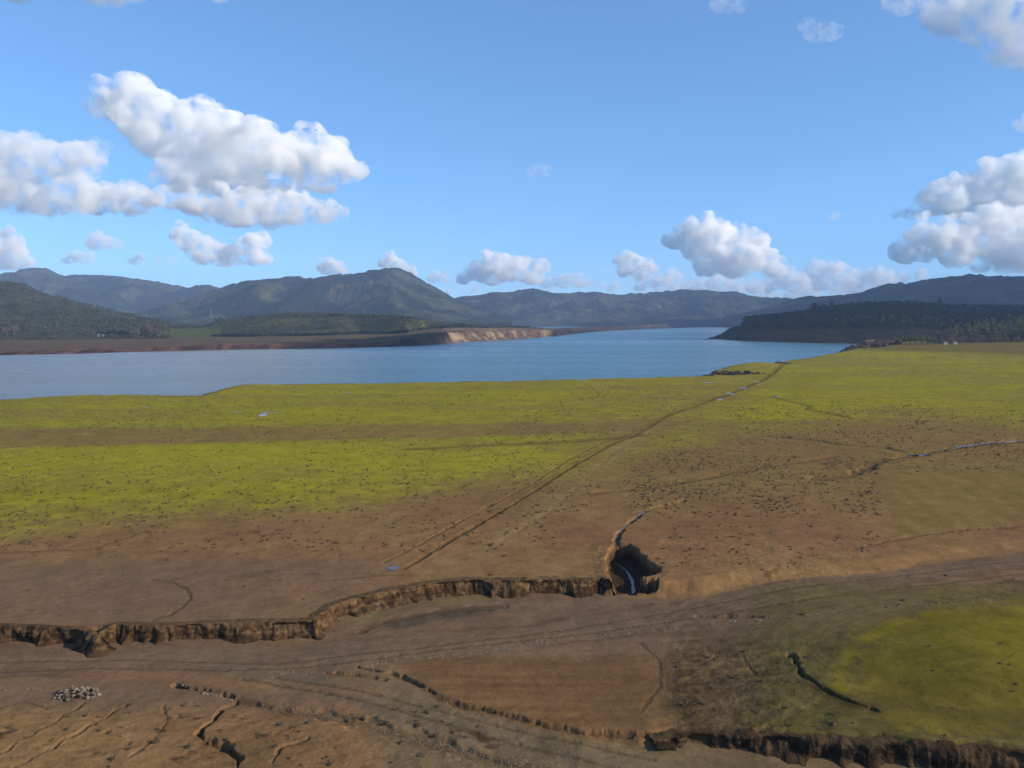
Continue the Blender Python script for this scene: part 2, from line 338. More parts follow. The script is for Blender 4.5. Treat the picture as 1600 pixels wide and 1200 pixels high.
    c = mixc(c, c3(.06, .048, .02), .6*lines_mask(x, y, [(1330, 1120), (1400, 1105), (1500, 1128), (1620, 1140)], -1., 2.5)*sm(.4+n2*2))
    c = mixc(c, c3(.035, .024, .014), .8*sm(.35+2*n2+n4)*lines_mask(x, y, [(1240, 1040), (1258, 1068), (1290, 1092), (1335, 1112)], -1., 1.3)*bed)  # shadowed side of the broken ditch bank, painted as dark patches
    c = mixc(c, c3(.045, .034, .02), .6*sm((n2+n4*.7-.1)*3)*lines_mask(x, y, [(1480, 950), (1600, 918), (1750, 890)], -1., 3.5)*bed)
    # tilled field, right
    fl = sm((X-1385-(Y-780)*-.12+10*n1)/22)*sm((Y-712+8*n1)/22)*sm((848-Y-(X-1400)*.12+6*n2)/18)*(1-bed)
    c = mixc(c, c3(0.1598, 0.1122, 0.04216)*(1+.045*np.sin((x-y*.25)*1.3+3*n1)+.12*n2+.1*n1)[..., None], .75*fl)
    # the grass
    b3 = np.interp(X, [-400, 0, 300, 500, 700, 800, 1000, 1100, 1200, 1400, 1600, 2200], [805, 785, 765, 745, 722, 712, 690, 668, 645, 628, 640, 650])
    fade = np.interp(X, [0, 800, 1000, 1600], [80, 72, 52, 38])
    g = 1-sm((Y-b3+14*n1+8*n2+10*n3)/fade)
    b1 = np.interp(X, [0, 500, 900, 1100], [672, 668, 660, 655]); b2 = np.interp(X, [0, 500, 900, 1100], [703, 691, 680, 668])
    dip = sm((Y-b1-4*n1+6)/9)*sm((b2-Y-2*n1)/5)*sm((1180-X)/150)
    tr = 1-sm((seg_dist(x, y, TRACK)-2)/20)
    fade2 = sm((640-Y)/60)
    g = g*(1-.78*dip)*(1-.3*tr*(1-fade2))
    nb = fbm(x/90, y/26, 4, 107)
    g = g*(.84+.28*nb)
    mid = sm((X-850)/120)*sm((1210-X)/70)*sm((Y-590)/15); g = g*(1-.30*mid)
    gc = mixc(GRASS*(1+.16*n2)[..., None], c3(0.1768, 0.1598, 0.034), sm(.45-nb*1.2)*np.ones_like(X)*.6)
    gc = mixc(gc, GRASS*1.12, sm((Y-685)/20)*sm((1000-X)/200)*sm((770-Y)/40)*.8)
    n6 = fbm(x/.9, y/.9, 3, 140); gq = np.clip(g, 0, 1); gq = np.clip(gq+(.35*n4+.4*n2+.25*n6)*4*gq*(1-gq), 0, 1)
    c = mixc(c, gc*(1+.10*n6+.08*n4)[..., None], gq*(1-bed)*(y > 0))
    far = sm((558-Y+(X-1600)*.03)/7)*sm((X-1290-(Y-540)*4)/30); c = mixc(c, c3(0.0952, 0.0714, 0.034)*(1+.2*n1)[..., None], .75*far)  # dark far band at right: cloud shade painted into the ground colour
    c = mixc(c, c3(0.1564, 0.1428, 0.034), .7*np.exp(-((Y-533)/1.6)**2)*sm((X-1370)/20))
    # exposed earth at the water's edge and on slopes
    sh = seg_dist(x, y, SHORE); c = mixc(c, c3(0.0816, 0.051, 0.034), (1-sm((sh-.5-1.5*n2)/(3+16*np.exp(-((x+183)/14)**2-((y-518)/32)**2))))*.9)
    # tracks and stains
    tk = np.clip(np.exp(-(seg_dist(x, y, TRACK)/(.45+.0025*yy))**2)*(.8+.5*n2)+.6*np.exp(-(seg_dist(x, y, TRACK2)/(.4+.001*yy))**2)*(.6+.8*n2), 0, 1)
    c = mixc(c, c3(.05, .036, .017), .85*tk)
    c = mixc(c, c3(.200, .135, .066), .75*lines_mask(x, y, [(1030, 665), (960, 708), (915, 748), (850, 800), (770, 850), (690, 885)], -.3, 3.6)*sm(.75+n2))
    stain = sm((n2*.7+n4*.6-.35)*3)*sm((Y-850)/40)*(1-bed)*sm((X-960)/60)*sm((1400-X)/100)
    c = mixc(c, c3(0.0748, 0.04216, 0.0238), .6*stain)
    stain = sm((n2*.6+fbm(x/2, y/1.2, 3, 110)*.8-.4)*4)*bed*sm((Y-1100)/25)*sm((820-X)/60)
    c = mixc(c, c3(.045, .026, .016), .85*stain)
    c = mixc(c, c3(0.068, 0.0408, 0.0272), .6*lines_mask(x, y, [(360, 900), (420, 890), (500, 893)], 0, 1.0)*sm(.5+n4*2))
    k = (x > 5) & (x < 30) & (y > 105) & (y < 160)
    if k.any(): c[k] = mixc(c[k], c3(.022, .016, .015), np.where(inside(x[k], y[k], GULLY), 1., 0.)*sm((-.5-z[k])/.5)*.85)  # gully floor darkened in the colour to deepen its shadow
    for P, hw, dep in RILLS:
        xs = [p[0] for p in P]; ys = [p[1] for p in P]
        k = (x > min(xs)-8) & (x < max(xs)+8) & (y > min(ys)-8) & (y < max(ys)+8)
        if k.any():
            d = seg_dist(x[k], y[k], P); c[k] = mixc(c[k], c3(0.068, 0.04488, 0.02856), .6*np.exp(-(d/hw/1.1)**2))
    return np.clip(c*c3(1.17, 1.13, .90), .004, .8)

ang_fine = np.linspace(-math.radians(36), math.radians(36), 1560)
ang = np.concatenate([np.linspace(-math.pi, -math.radians(36), 110)[:-1], ang_fine, np.linspace(math.radians(36), math.pi, 110)[1:-1]])
dep = np.arange(math.atan(43/58), math.atan(43/1950), -.00088)
rr = np.concatenate([[2, 12, 22, 32, 41, 48, 53], 43/np.tan(dep), [2050, 2300, 2800, 4000, 7000, 13000]])
RR, AA = np.meshgrid(rr, ang, indexing='ij')
gx = (RR*np.sin(AA)).ravel(); gy = (RR*np.cos(AA)).ravel()
gz = H(gx, gy)
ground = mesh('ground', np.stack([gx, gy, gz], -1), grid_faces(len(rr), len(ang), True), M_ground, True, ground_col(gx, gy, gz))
tag(ground, kind='structure')
print('ground', len(gx))

# lake
lk = mesh('lake', [(-30000, -3000, LAKE), (30000, -3000, LAKE), (30000, 16000, LAKE), (-30000, 16000, LAKE)], [(0, 1, 2, 3)], M_lake, False)
tag(lk, kind='structure')

# ------------------------------------------------------------------ cut banks as their own finely folded faces
def bank(name, pts, z_top, z_bot, step, out, seed, col_a, col_b, lab=None, talus=1.6):
    P = np.array([gp(a, b, z) for (a, b), z in zip(pts, z_top)]); zt = np.array(z_top, float); zb = np.array(z_bot, float)
    L = np.concatenate([[0], np.cumsum(np.hypot(*(P[1:]-P[:-1]).T))]); n = int(L[-1]/step); t = np.linspace(0, L[-1], n)
    x = np.interp(t, L, P[:, 0]); y = np.interp(t, L, P[:, 1]); zt = np.interp(t, L, zt); zb = np.interp(t, L, zb)
    ks = max(3, int(1.2/step)); ker = np.ones(ks)/ks
    tx = np.convolve(np.gradient(x), ker, 'same'); ty = np.convolve(np.gradient(y), ker, 'same'); l = np.hypot(tx, ty)+1e-9; nx, ny = ty/l*out, -tx/l*out
    big = fbm(t/5, t*0+seed, 3, seed)*.9; col = ridge(t/1.3, t*0+seed*3, 3, seed+1)*.35-.2+fbm(t/4, t*0+8, 2, seed+31)*.5
    v = np.concatenate([[-1.6, -.6], np.linspace(0, 1, 22), [1.12]]); V = []; Cc = []
    hgt = np.maximum(zt-zb, .05); endf = sm(np.minimum(t, L[-1]-t)/2.5)
    for q in v:
        if q < 0: o = q*1.3+0*t; z = H(x+nx*(o+big*.3), y+ny*(o+big*.3)); z = np.maximum(z, np.where(q < -1, z-.15, zt-.1))+.01*0; oo = o+big*.3
        else:
            f = fbm(t/.7, q*hgt*.8+t*0, 3, seed+5)*.28+fbm(t/2.3, q*hgt*.35+t*0, 2, seed+9)*.45
            sl = sm((fbm(t/3.2, t*0+2, 3, seed+17)+.02)*3); tal = talus*sm((q-.55-.25*fbm(t/2, t*0, 2, seed+7))/.5)*(.5+.9*sl)+sl*q*.9
            oo = big*.3+(col+f)*sm(q*6+.15)*(1-.55*q)+.12*q+tal; z = zt+(zb-zt)*min(q, 1.15)+(fbm(t/.6, t*0+q, 2, seed+3)*.12-.25*(1-q)*sm(fbm(t/2.6, t*0+5, 3, seed+19)*3-.3) if q > 0 else .03+fbm(t/.5, t*0, 3, seed+4)*.12)
        V.append(np.stack([x+nx*oo, y+ny*oo, z], -1))
        nn = .6*fbm(t/1.1, t*0+q*3, 3, seed+11)+.5*fbm(t/.4, t*0+q*7, 2, seed+12)+.5*fbm(t/9, t*0+q*6, 3, seed+13)
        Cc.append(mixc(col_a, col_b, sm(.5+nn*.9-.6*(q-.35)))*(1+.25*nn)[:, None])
    o = mesh(name, np.concatenate(V), grid_faces(len(v), n), M_bank, True, np.clip(np.concatenate(Cc), .01, .8)); return tag(o, kind='structure')
bp = [(-260, 976), (0, 977), (70, 980), (110, 983), (138, 986), (146, 992), (152, 998), (160, 986), (180, 976), (240, 978), (300, 975), (400, 973), (470, 971), (492, 972), (508, 957), (528, 943), (560, 934), (620, 921), (680, 911), (740, 906), (800, 908), (860, 906), (900, 905), (940, 903), (951, 905)]
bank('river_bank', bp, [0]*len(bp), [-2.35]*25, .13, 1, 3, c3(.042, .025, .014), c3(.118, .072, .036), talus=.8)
gpb = [(951, 905), (948, 893), (945, 878), (942, 865), (935, 858), (945, 850), (962, 848)]
bank('ravine_bank', gpb, [0]*7, [-2.85]*7, .13, 1, 23, c3(.07, .042, .022), c3(.16, .10, .047), talus=.3)
b2 = [(1020, 1156), (1050, 1150), (1080, 1146), (1150, 1148), (1230, 1151), (1300, 1154), (1450, 1166), (1600, 1178), (1760, 1192)]
z2 = [float(zc_of((a-800)/F*1.05)) for a, b in b2]
bank('stream_bank', b2, z2, [-2.0, -2.6, -3.1, -3.5, -3.6, -3.6, -3.6, -3.6, -3.6], .11, 1, 37, c3(.026, .018, .012), c3(.075, .048, .026), talus=2.2)

# ------------------------------------------------------------------ small water
def strip_water(pts, wid, z=None, dz=.05, zf=-.3):
    Pw = []
    for a, b in pts:
        if z is None: q = on_ground(a, b); Pw.append((q[0][0], q[1][0], q[2][0]))
        else: g_ = gp(a, b, z); Pw.append((g_[0], g_[1], z))
    P = np.array(Pw); L = np.concatenate([[0], np.cumsum(np.hypot(P[1:, 0]-P[:-1, 0], P[1:, 1]-P[:-1, 1]))]); n = max(6, int(L[-1]/.5)); t = np.linspace(0, L[-1], n)
    x = np.interp(t, L, P[:, 0]); y = np.interp(t, L, P[:, 1]); zz = np.interp(t, L, P[:, 2]) if z is None else np.full(n, z)
    dx = np.gradient(x); dy = np.gradient(y); l = np.hypot(dx, dy); nx, ny = dy/l, -dx/l
    ww = wid*(.55+.45*fbm(t/2.5, t*0, 2, int(L[-1]) % 97)+.2)*np.minimum(1, .15+4*np.minimum(t, L[-1]-t)/L[-1])
    if z is None: zz = np.maximum(H(x+nx*ww/2, y+ny*ww/2), np.maximum(H(x-nx*ww/2, y-ny*ww/2), H(x, y)))+dz
    V = np.concatenate([np.stack([x-nx*ww/2, y-ny*ww/2, zz], -1), np.stack([x+nx*ww/2, y+ny*ww/2, zz], -1)])
    o = mesh('stream_water', V, grid_faces(2, n), M_pool, False); return tag(o, kind='structure')
def puddle(X, Y, w_, d_):
    x0, y0, z0 = (v[0] for v in on_ground(X, Y)); a = np.linspace(0, 2*math.pi, 40, endpoint=False); r = 1+.45*fbm(np.cos(a)*1.5+X, np.sin(a)*1.5+Y, 3, 3)
    V = np.stack([x0+w_/2*np.cos(a)*r, y0+d_/2*np.sin(a)*r], -1); z = H(V[:, 0], V[:, 1]).max()+.03
    V = np.concatenate([[(x0, y0, z)], np.c_[V, np.full(40, z)]])
    o = mesh('puddle', V, [(0, 1+i, 1+(i+1) % 40) for i in range(40)], M_pool, False); return tag(o, kind='structure')
strip_water([(980, 938), (990, 925), (988, 908), (980, 893), (967, 883), (955, 876)], .6, -2.7)
strip_water([(962, 850), (964, 838), (974, 824), (998, 805), (1018, 795)], .55, dz=-.02)
strip_water([(1420, 713), (1455, 710)], 2.2); strip_water([(1470, 704), (1530, 696), (1600, 688), (1700, 680)], 1.5)
for a in ((411, 649, 4, 10), (420, 644.5, 9, 3), (232, 636, 7, 2), (370, 644, 6, 1.6), (544, 613.5, 5, 3), (910, 594, 10, 6), (1105, 598, 13, 4),
          (1125, 624, 3, 6), (1140, 616, 5, 8), (1162, 607, 5, 8), (1183, 597, 4, 7), (615, 888, 2.2, 2.0), (1215, 620, 2, 8), (43, 727, .9, 1.2)): puddle(*a)

# ------------------------------------------------------------------ far land
def far_sheet(name, cols, Xs, tab, seed, colf, mat, rows_detail, kind='structure', noise=1.0):
    """tab: per control column X -> list of (distance, height) of equal length"""
    Xc = np.array([t[0] for t in tab], float); D = np.array([[q[0] for q in t[1]] for t in tab]); Z = np.array([[q[1] for q in t[1]] for t in tab])
    X = np.linspace(Xs[0], Xs[1], cols); Dk = np.stack([np.interp(X, Xc, D[:, k]) for k in range(D.shape[1])], 1); Zk = np.stack([np.interp(X, Xc, Z[:, k]) for k in range(D.shape[1])], 1)
    kk = np.hanning(23); kk /= kk.sum(); sk = lambda a: np.stack([np.convolve(np.pad(a[:, j], 11, 'edge'), kk, 'valid') for j in range(a.shape[1])], 1); Dk, Zk = sk(Dk), sk(Zk)
    R = []
    for k in range(D.shape[1]-1): R += [k+f for f in np.linspace(0, 1, rows_detail[k], endpoint=False)]
    R.append(D.shape[1]-1.0); R = np.array(R); ks = np.minimum(R.astype(int), D.shape[1]-2); f = R-ks
    d = Dk[:, ks]*(1-f)+Dk[:, ks+1]*f; z = Zk[:, ks]*(1-sm(f)*.5-f*.5)+Zk[:, ks+1]*(sm(f)*.5+f*.5)
    u = ((X-800)/F)[:, None]; x = (u*d*1.0032).T; y = d.T; z = z.T; RRk = np.repeat(R[:, None], cols, 1)
    return x, y, z, RRk
def dist_at(Y, z): return (CAMZ-z)*F/max(Y-500.0, 1.0)
def zat(Y, d): return CAMZ-(Y-500.0)*d/F
# shoreline Y, bank height, bank width, terrace (Y,z), crest (Y, dist)
tabA = []
for X, ys, bh, bw, yv, zv, ycr, dc in [
    (-500, 562, 4, 12, 532, 0, 425, 2900), (-100, 556, 3, 20, 532, 0, 432, 2900), (0, 555, 3, 25, 531, 0, 440, 2800), (35, 554, 4, 25, 531, 0, 443, 2800), (65, 553.5, 4, 25, 531, 0, 456, 2750), (95, 553, 5, 25, 531, 0, 464, 2700),
    (135, 552, 5, 25, 531, 0, 476, 2650), (200, 550, 5, 30, 530, 0, 488, 2600), (250, 548.5, 7, 14, 529, 1, 501, 2500), (275, 548, 8, 12, 528, 1.5, 511, 2400), (320, 546.5, 8, 12, 527, 2, 509, 2350), (345, 546, 8, 12, 526.5, 2, 501, 2300),
    (400, 545, 8, 12, 526, 2.5, 494, 2300), (460, 544.5, 8, 12, 525, 3, 490, 2300), (530, 543.5, 7, 14, 524, 4, 489, 2280), (560, 543, 7, 20, 522, 4, 490, 2250), (600, 542, 10, 60, 522, 6, 493, 2200), (640, 541, 14, 70, 520, 10, 496, 2150),
    (665, 539.5, 19, 70, 514, 13, 499, 2100), (688, 537.5, 20, 60, 513, 15, 504, 2080), (700, 536, 21, 60, 512, 17, 506, 2080), (740, 533, 21, 70, 512, 17, 508, 2150), (800, 530.5, 20, 80, 512, 17, 510, 2300), (845, 527, 17, 80, 514, 13, 512, 2500),
    (870, 524.5, 20, 60, 515, 12, 516, 2700), (900, 521.5, 12, 120, 513, 10, 514.5, 3200), (935, 518, 9, 120, 510, 12, 510, 4300), (1000, 515, 9, 150, 508, 16, 508, 4700), (1070, 512, 10, 150, 506, 20, 506, 5600), (1100, 511, 10, 200, 505, 24, 505, 6000), (1300, 511, 10, 200, 505, 24, 505, 6000)]:
    d0 = dist_at(ys, LAKE); dv = max(dist_at(yv, zv), d0+bw+30); dcr = max(dc, dv+60)
    if X > 860: dcr = dv+600
    tabA.append((X, [(d0-60, -9), (d0, LAKE+.1), (d0+bw, LAKE+bh), (dv, zv), (dcr, zat(ycr, dcr)), (dcr+900, zat(ycr, dcr)*.3)]))
x, y, z, R = far_sheet('far_shore', 1500, (-500, 1200), tabA, 3, None, M_shore, [3, 26, 40, 70, 20])
X, _ = px(x, y, z)
gul = ridge(x/28, y/90, 3, 201)
amt = np.interp(R, [0, 1, 1.5, 2, 3, 4, 5], [0, .0, 1, .7, .5, 1, 1])
hillz = np.clip((z-3)/60, 0, 1)
z2_ = z - amt*(gul-.5)*np.interp(X, [-500, 240, 300, 560, 640, 690, 860, 900], [3, 3, 6, 6, 4, 15, 15, 4])*np.interp(R, [1, 1.5, 2.2, 3], [0, 1, .3, 0]) + hillz*(fbm(x/220, y/220, 5, 203)*26+fbm(x/25, y/25, 3, 204)*4)*np.interp(R, [3, 3.3, 3.9, 4, 5], [0, 1, .6, .25, 1]) + np.interp(R, [2, 2.2, 3, 4], [0, .5, .5, 0])*fbm(x/40, y/40, 3, 205)
n1 = fbm(x/70, y/70, 4, 206); n2 = fbm(x/18, y/18, 3, 207)
red = c3(.10, .052, .038); sand = c3(.235, .168, .105); terr = c3(.115, .082, .048); scrub = c3(.045, .047, .02); green = c3(.085, .09, .03); pink = c3(.12, .076, .06)
bankc = mixc(red, c3(.04, .025, .022), sm(.4+2.4*fbm(x/16, y/60, 3, 212))); cl = sm((X-684)/12)*sm((868-X)/20); bankc = mixc(bankc, sand*(1+.3*n2)[..., None], cl*sm(.9+n1+n2*.5)); n5 = fbm((x+y*.6)/26, (y-x*.3)/60, 4, 211); bankc = mixc(bankc, c3(.085, .055, .04), cl*sm(n5*3.2+.15)*.85)
bankc = mixc(bankc, c3(.17, .11, .08), sm((260-X)/60)*sm(n2*2)*.6)
bankc = mixc(bankc, c3(.035, .024, .024), sm((X-858)/10)*sm((945-X)/20)); bankc = mixc(bankc, c3(.055, .040, .04), sm((X-930)/20))  # first mix: cloud shade past the sandy cliff, set in the albedo
tc = mixc(terr, pink, sm(.5+n1*1.4)*sm((330-X)/100+.35)); tc = mixc(tc, c3(.052, .040, .038)*(1+.3*n1)[..., None], sm((X-850)/30)); tc = mixc(tc, c3(.10, .085, .04), .5*sm(n1*2))
c = mixc(bankc, tc, sm((R-1.75)/.3)*(1-.9*cl)); hc = mixc(scrub*(1+.3*n2)[..., None], c3(.095, .085, .035), sm(n1*2+.25)*.8)
hc = mixc(hc, green, sm((X-262)/10)*sm((352-X)/12)*sm((3.75-R)/.1)); lef = sm((240-X)/80); hc = mixc(hc, c3(.055, .052, .034)*(1+.35*n2)[..., None], lef*.8)
flatfar = sm((X-880)/30)*(R < 4.05); c = mixc(c, hc, sm((R-2.96-.06*n2)/.06)*(1-flatfar)); c = mixc(c, scrub*.9, flatfar*sm((R-3.2)/.1)*sm(n1*1.5+.3))
fs = mesh('far_shore', np.stack([x, y, z2_], -1).reshape(-1, 3), grid_faces(*x.shape)[:, ::-1], M_shore, True, np.clip(c, .01, .8).reshape(-1, 3)); tag(fs, kind='structure')
FAR = (x, y, z2_)
# wooded headland on the right
tabB = []
for X_, ys, bh, bw, yv, zv, ycr, dc in [(1098, 530.4, .3, 10, 530, -5.6, 530, 1975), (1120, 530, 1, 10, 528, -5, 527, 2000), (1135, 531, 9, 40, 517, 9, 514, 2080), (1165, 533, 11, 40, 511, 12, 506, 2150), (1200, 534, 13, 50, 507, 16, 501, 2200),
    (1240, 535, 13, 60, 504, 20, 497, 2250), (1280, 536, 13, 60, 502, 22, 490, 2300), (1310, 536.5, 13, 60, 500, 22, 485, 2350), (1360, 537, 13, 60, 500, 22, 480, 2400), (1430, 538, 13, 60, 502, 20, 481, 2500), (1500, 538, 13, 60, 504, 20, 486, 2500), (1600, 538, 13, 60, 504, 20, 486, 2500), (2100, 538, 13, 60, 504, 20, 470, 2600)]:
    d0 = dist_at(ys, LAKE); dv = max(d0+bw+20, min(dist_at(yv, min(zv, 38)), d0+bw+200)); zv = zat(yv, dv); dcr = max(dc, dv+20)
    tabB.append((X_, [(d0-60, -9), (d0, LAKE+.1), (d0+bw, LAKE+bh), (dv, zv), (dcr, zat(ycr, dcr)), (dcr+700, -9)]))
x, y, z, R = far_sheet('headland', 620, (1098, 2100), tabB, 5, None, M_shore, [3, 20, 20, 40, 20])
z3_ = z+np.interp(R, [1, 2, 3, 4, 5], [0, 1, 1, 1, 0])*(fbm(x/60, y/60, 4, 301)*4)*sm((x-520)/60)-np.interp(R, [1, 1.5, 2.2, 3], [0, 1, .3, 0])*(ridge(x/25, y/80, 3, 302)-.5)*6*sm((x-520)/60)
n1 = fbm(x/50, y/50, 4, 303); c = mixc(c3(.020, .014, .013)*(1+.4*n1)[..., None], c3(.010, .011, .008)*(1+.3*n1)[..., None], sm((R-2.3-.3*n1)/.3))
hd = mesh('headland', np.stack([x, y, z3_], -1).reshape(-1, 3), grid_faces(*x.shape)[:, ::-1], M_shore, True, np.clip(c, .003, .8).reshape(-1, 3)); tag(hd, kind='structure')
HEAD = (x, y, z3_)
# far ridges
def ridge_line(pts, dist, front, back, seed, colr, amp=1.0, base_z=0, cols=900):
    Xp = np.array([p[0] for p in pts], float); Yp = np.array([p[1] for p in pts], float)
    X = np.linspace(Xp[0], Xp[-1], cols); Yc = np.interp(X, Xp, Yp); zc = zat(Yc, dist)
    v = np.concatenate([np.linspace(-1, 0, 90), np.linspace(0, 1, 30)[1:]]); VV, XX = np.meshgrid(v, X, indexing='ij')
    d = dist+np.where(VV < 0, VV*front, VV*back); u = (XX-800)/F; x = u*dist*1.0032*(.75+.25*d/dist); y = d
    prof = np.where(VV < 0, (1+VV), (1-VV)); prof = .45*prof+.55*sm(prof)**1.15
    zc2 = np.interp(XX, X, zc)
    sp = ridge(x/520+seed, y/800, 5, seed)-.55; spz = sp*(.45*zc2)*np.clip(4*prof*(1-prof), 0, 1)*amp
    z = base_z+(zc2-base_z)*prof+spz+(fbm(x/200, y/200, 5, seed+7, .65)*34+fbm(x/45, y/45, 2, seed+8)*9)*np.clip(prof*3, 0, 1)*np.clip(zc2/250, .2, 1)*np.where(np.abs(VV) < .02, .22, 1)
    z = z-20*(prof < .004)
    n1 = fbm(x/260, y/260, 5, seed+11, .6); n2 = fbm(x/60, y/60, 3, seed+12)
    c = mixc(colr[0]*(1+.5*n2)[..., None], colr[1]*(1+.5*n2)[..., None], sm(.4+n1*2.2))
    c = mixc(c, colr[2], .6*sm((n1+n2*.4)*2-.75))
    o = mesh('hills', np.stack([x, y, z], -1).reshape(-1, 3), grid_faces(*x.shape), M_hill, True, np.clip(c, .01, .6).reshape(-1, 3)); return tag(o, kind='structure')
FC = (c3(.012, .017, .010), c3(.050, .052, .026), c3(.085, .072, .045))
ridge_line([(-900, 470), (-400, 450), (-100, 445), (0, 438), (20, 433), (45, 427), (62, 421), (84, 421), (100, 429), (112, 433), (125, 430), (160, 430), (190, 432), (215, 437), (250, 441), (280, 448), (308, 452), (318, 447), (335, 447), (360, 455), (420, 475), (520, 495)], 8200, 2600, 1500, 41, FC)
ridge_line([(180, 505), (260, 484), (320, 474), (352, 458), (380, 446), (400, 439), (440, 435), (470, 432), (482, 438), (505, 436), (525, 432), (552, 430), (575, 428), (590, 423), (605, 420), (625, 420), (642, 428), (665, 441), (690, 455), (712, 467), (750, 482), (800, 496)], 6400, 2600, 1500, 57, FC)
ridge_line([(600, 490), (680, 474), (712, 467), (740, 463), (770, 458), (800, 457), (832, 452), (862, 461), (900, 459), (925, 457), (950, 461), (1000, 460), (1040, 457), (1072, 453), (1110, 455), (1150, 459), (1175, 464), (1200, 465), (1225, 470), (1260, 474), (1320, 480), (1450, 485)], 8000, 2300, 1500, 63, FC)
ridge_line([(1100, 505), (1160, 490), (1200, 480), (1240, 469), (1262, 465), (1290, 462), (1322, 463), (1345, 456), (1370, 447), (1382, 443), (1398, 447), (1425, 440), (1460, 436), (1500, 434), (1545, 433), (1560, 437), (1580, 434), (1620, 432), (1800, 425), (2400, 440)], 5600, 2400, 1500, 75, FC)
ridge_line([(1280, 503), (1380, 489), (1440, 482), (1500, 476), (1550, 475), (1600, 477), (1700, 470), (2200, 465)], 3600, 700, 900, 83, FC)

# ------------------------------------------------------------------ vegetation
def leafy(blobs, n, size, seed, up=.35):
    """crown of many small leaf clumps: blobs (x,y,z,rx,rz)"""
    r = np.random.default_rng(seed); V = []; vol = np.array([b[3]*b[3]*b[4] for b in blobs]); ct = (vol/vol.sum()*n).astype(int)+1
    for b, k in zip(blobs, ct):
        d = r.normal(size=(k, 3)); d /= np.linalg.norm(d, axis=1)[:, None]; q = r.uniform(.45, 1.05, (k, 1))**.6
        c = np.array(b[:3])+d*q*np.array([b[3], b[3], b[4]]); s = size*r.uniform(.5, 1.3, (k, 1))
        nn = d+r.normal(size=(k, 3))*.6; nn /= np.linalg.norm(nn, axis=1)[:, None]; a = np.cross(nn, r.normal(size=(k, 3))); a /= np.linalg.norm(a, axis=1)[:, None]; e = np.cross(nn, a)
        V.append(np.stack([c-a*s, c-e*s*.7+nn*s*.2, c+a*s*.9, c+e*s*.8-nn*s*.15], 1).reshape(-1, 3))
    V = np.concatenate(V); return V, np.arange(len(V)).reshape(-1, 4)
def limb(P, R, k=6):
    V = []; P = [Vector(p) for p in P]
    for i, (p, r) in enumerate(zip(P, R)):
        d = (P[min(i+1, len(P)-1)]-P[max(i-1, 0)]).normalized(); a = d.orthogonal().normalized(); b = d.cross(a)
        V += [tuple(p+r*(a*math.cos(2*math.pi*j/k)+b*math.sin(2*math.pi*j/k))) for j in range(k)]
    return np.array(V), grid_faces(len(P), k, True)
def joinvf(parts):
    V = []; Fc = []; n = 0
    for v, f in parts: V.append(v); Fc.append(np.asarray(f)+n); n += len(v)
    return np.concatenate(V), np.concatenate(Fc)
def tree_proto(kind, h, seed, leafm):
    r = random.Random(seed); t = bpy.data.objects.new({'pine': 'pine_tree', 'round': 'broadleaf_tree', 'bare': 'poplar_tree'}[kind], None); C.objects.link(t)
    parts = [limb([(0, 0, -.6), (r.uniform(-.2, .2), 0, h*.3), (r.uniform(-.3, .3), r.uniform(-.3, .3), h*.65), (0, 0, h*.93)], [h*.022, h*.016, h*.01, h*.003])]
    bl = []
    if kind == 'pine':
        nl = 11
        for i in range(nl):
            f = i/(nl-1); z = h*(.12+.84*f); rad = h*.17*(1-f)**.6+h*.03
            for j in range(4 if f < .8 else 2):
                a = r.uniform(0, 6.28); rr_ = rad*r.uniform(.45, 1.05); e = (math.cos(a)*rr_, math.sin(a)*rr_, z-h*.01)
                parts.append(limb([(0, 0, z-h*.02), e], [h*.006, h*.002], 4)); bl.append((e[0]*.75, e[1]*.75, z, rad*.45, h*.035))
        bl.append((0, 0, h*.97, h*.02, h*.04)); n = 1300; sz = h*.028
    elif kind == 'round':
        for i in range(11):
            a = r.uniform(0, 6.28); q = r.uniform(.1, 1)**.5; e = (math.cos(a)*h*.36*q, math.sin(a)*h*.36*q, h*(.42+.42*r.random()*(1.15-q)))
            parts.append(limb([(0, 0, h*.25), (e[0]*.5, e[1]*.5, h*.42), e], [h*.014, h*.009, h*.003], 5)); bl.append((*e, h*r.uniform(.13, .21), h*r.uniform(.1, .16)))
        n = 900; sz = h*.035
    else:
        for i in range(26):
            a = r.uniform(0, 6.28); z0 = h*r.uniform(.15, .75); l_ = h*r.uniform(.12, .3); e = (math.cos(a)*l_*.4, math.sin(a)*l_*.4, z0+l_*.8)
            parts.append(limb([(0, 0, z0), (e[0]*.6, e[1]*.6, z0+l_*.4), e], [h*.006, h*.004, h*.0015], 4)); bl.append((*e, h*.07, h*.1))
        n = 900; sz = h*.02
    V, Fc = joinvf(parts); mesh('trunk', V, Fc, M_bark, True, None, t)
    V, Fc = leafy(bl, n, sz, seed); mesh('crown', V, Fc, leafm, False, None, t); return t
def dup(root, loc, s, rz, sz=None):
    o = root.copy(); C.objects.link(o); o.location = loc; o.scale = (s, s, sz or s); o.rotation_euler = (0, 0, rz)
    for ch in root.children: c_ = ch.copy(); C.objects.link(c_); c_.parent = o
    return o
protos = {}
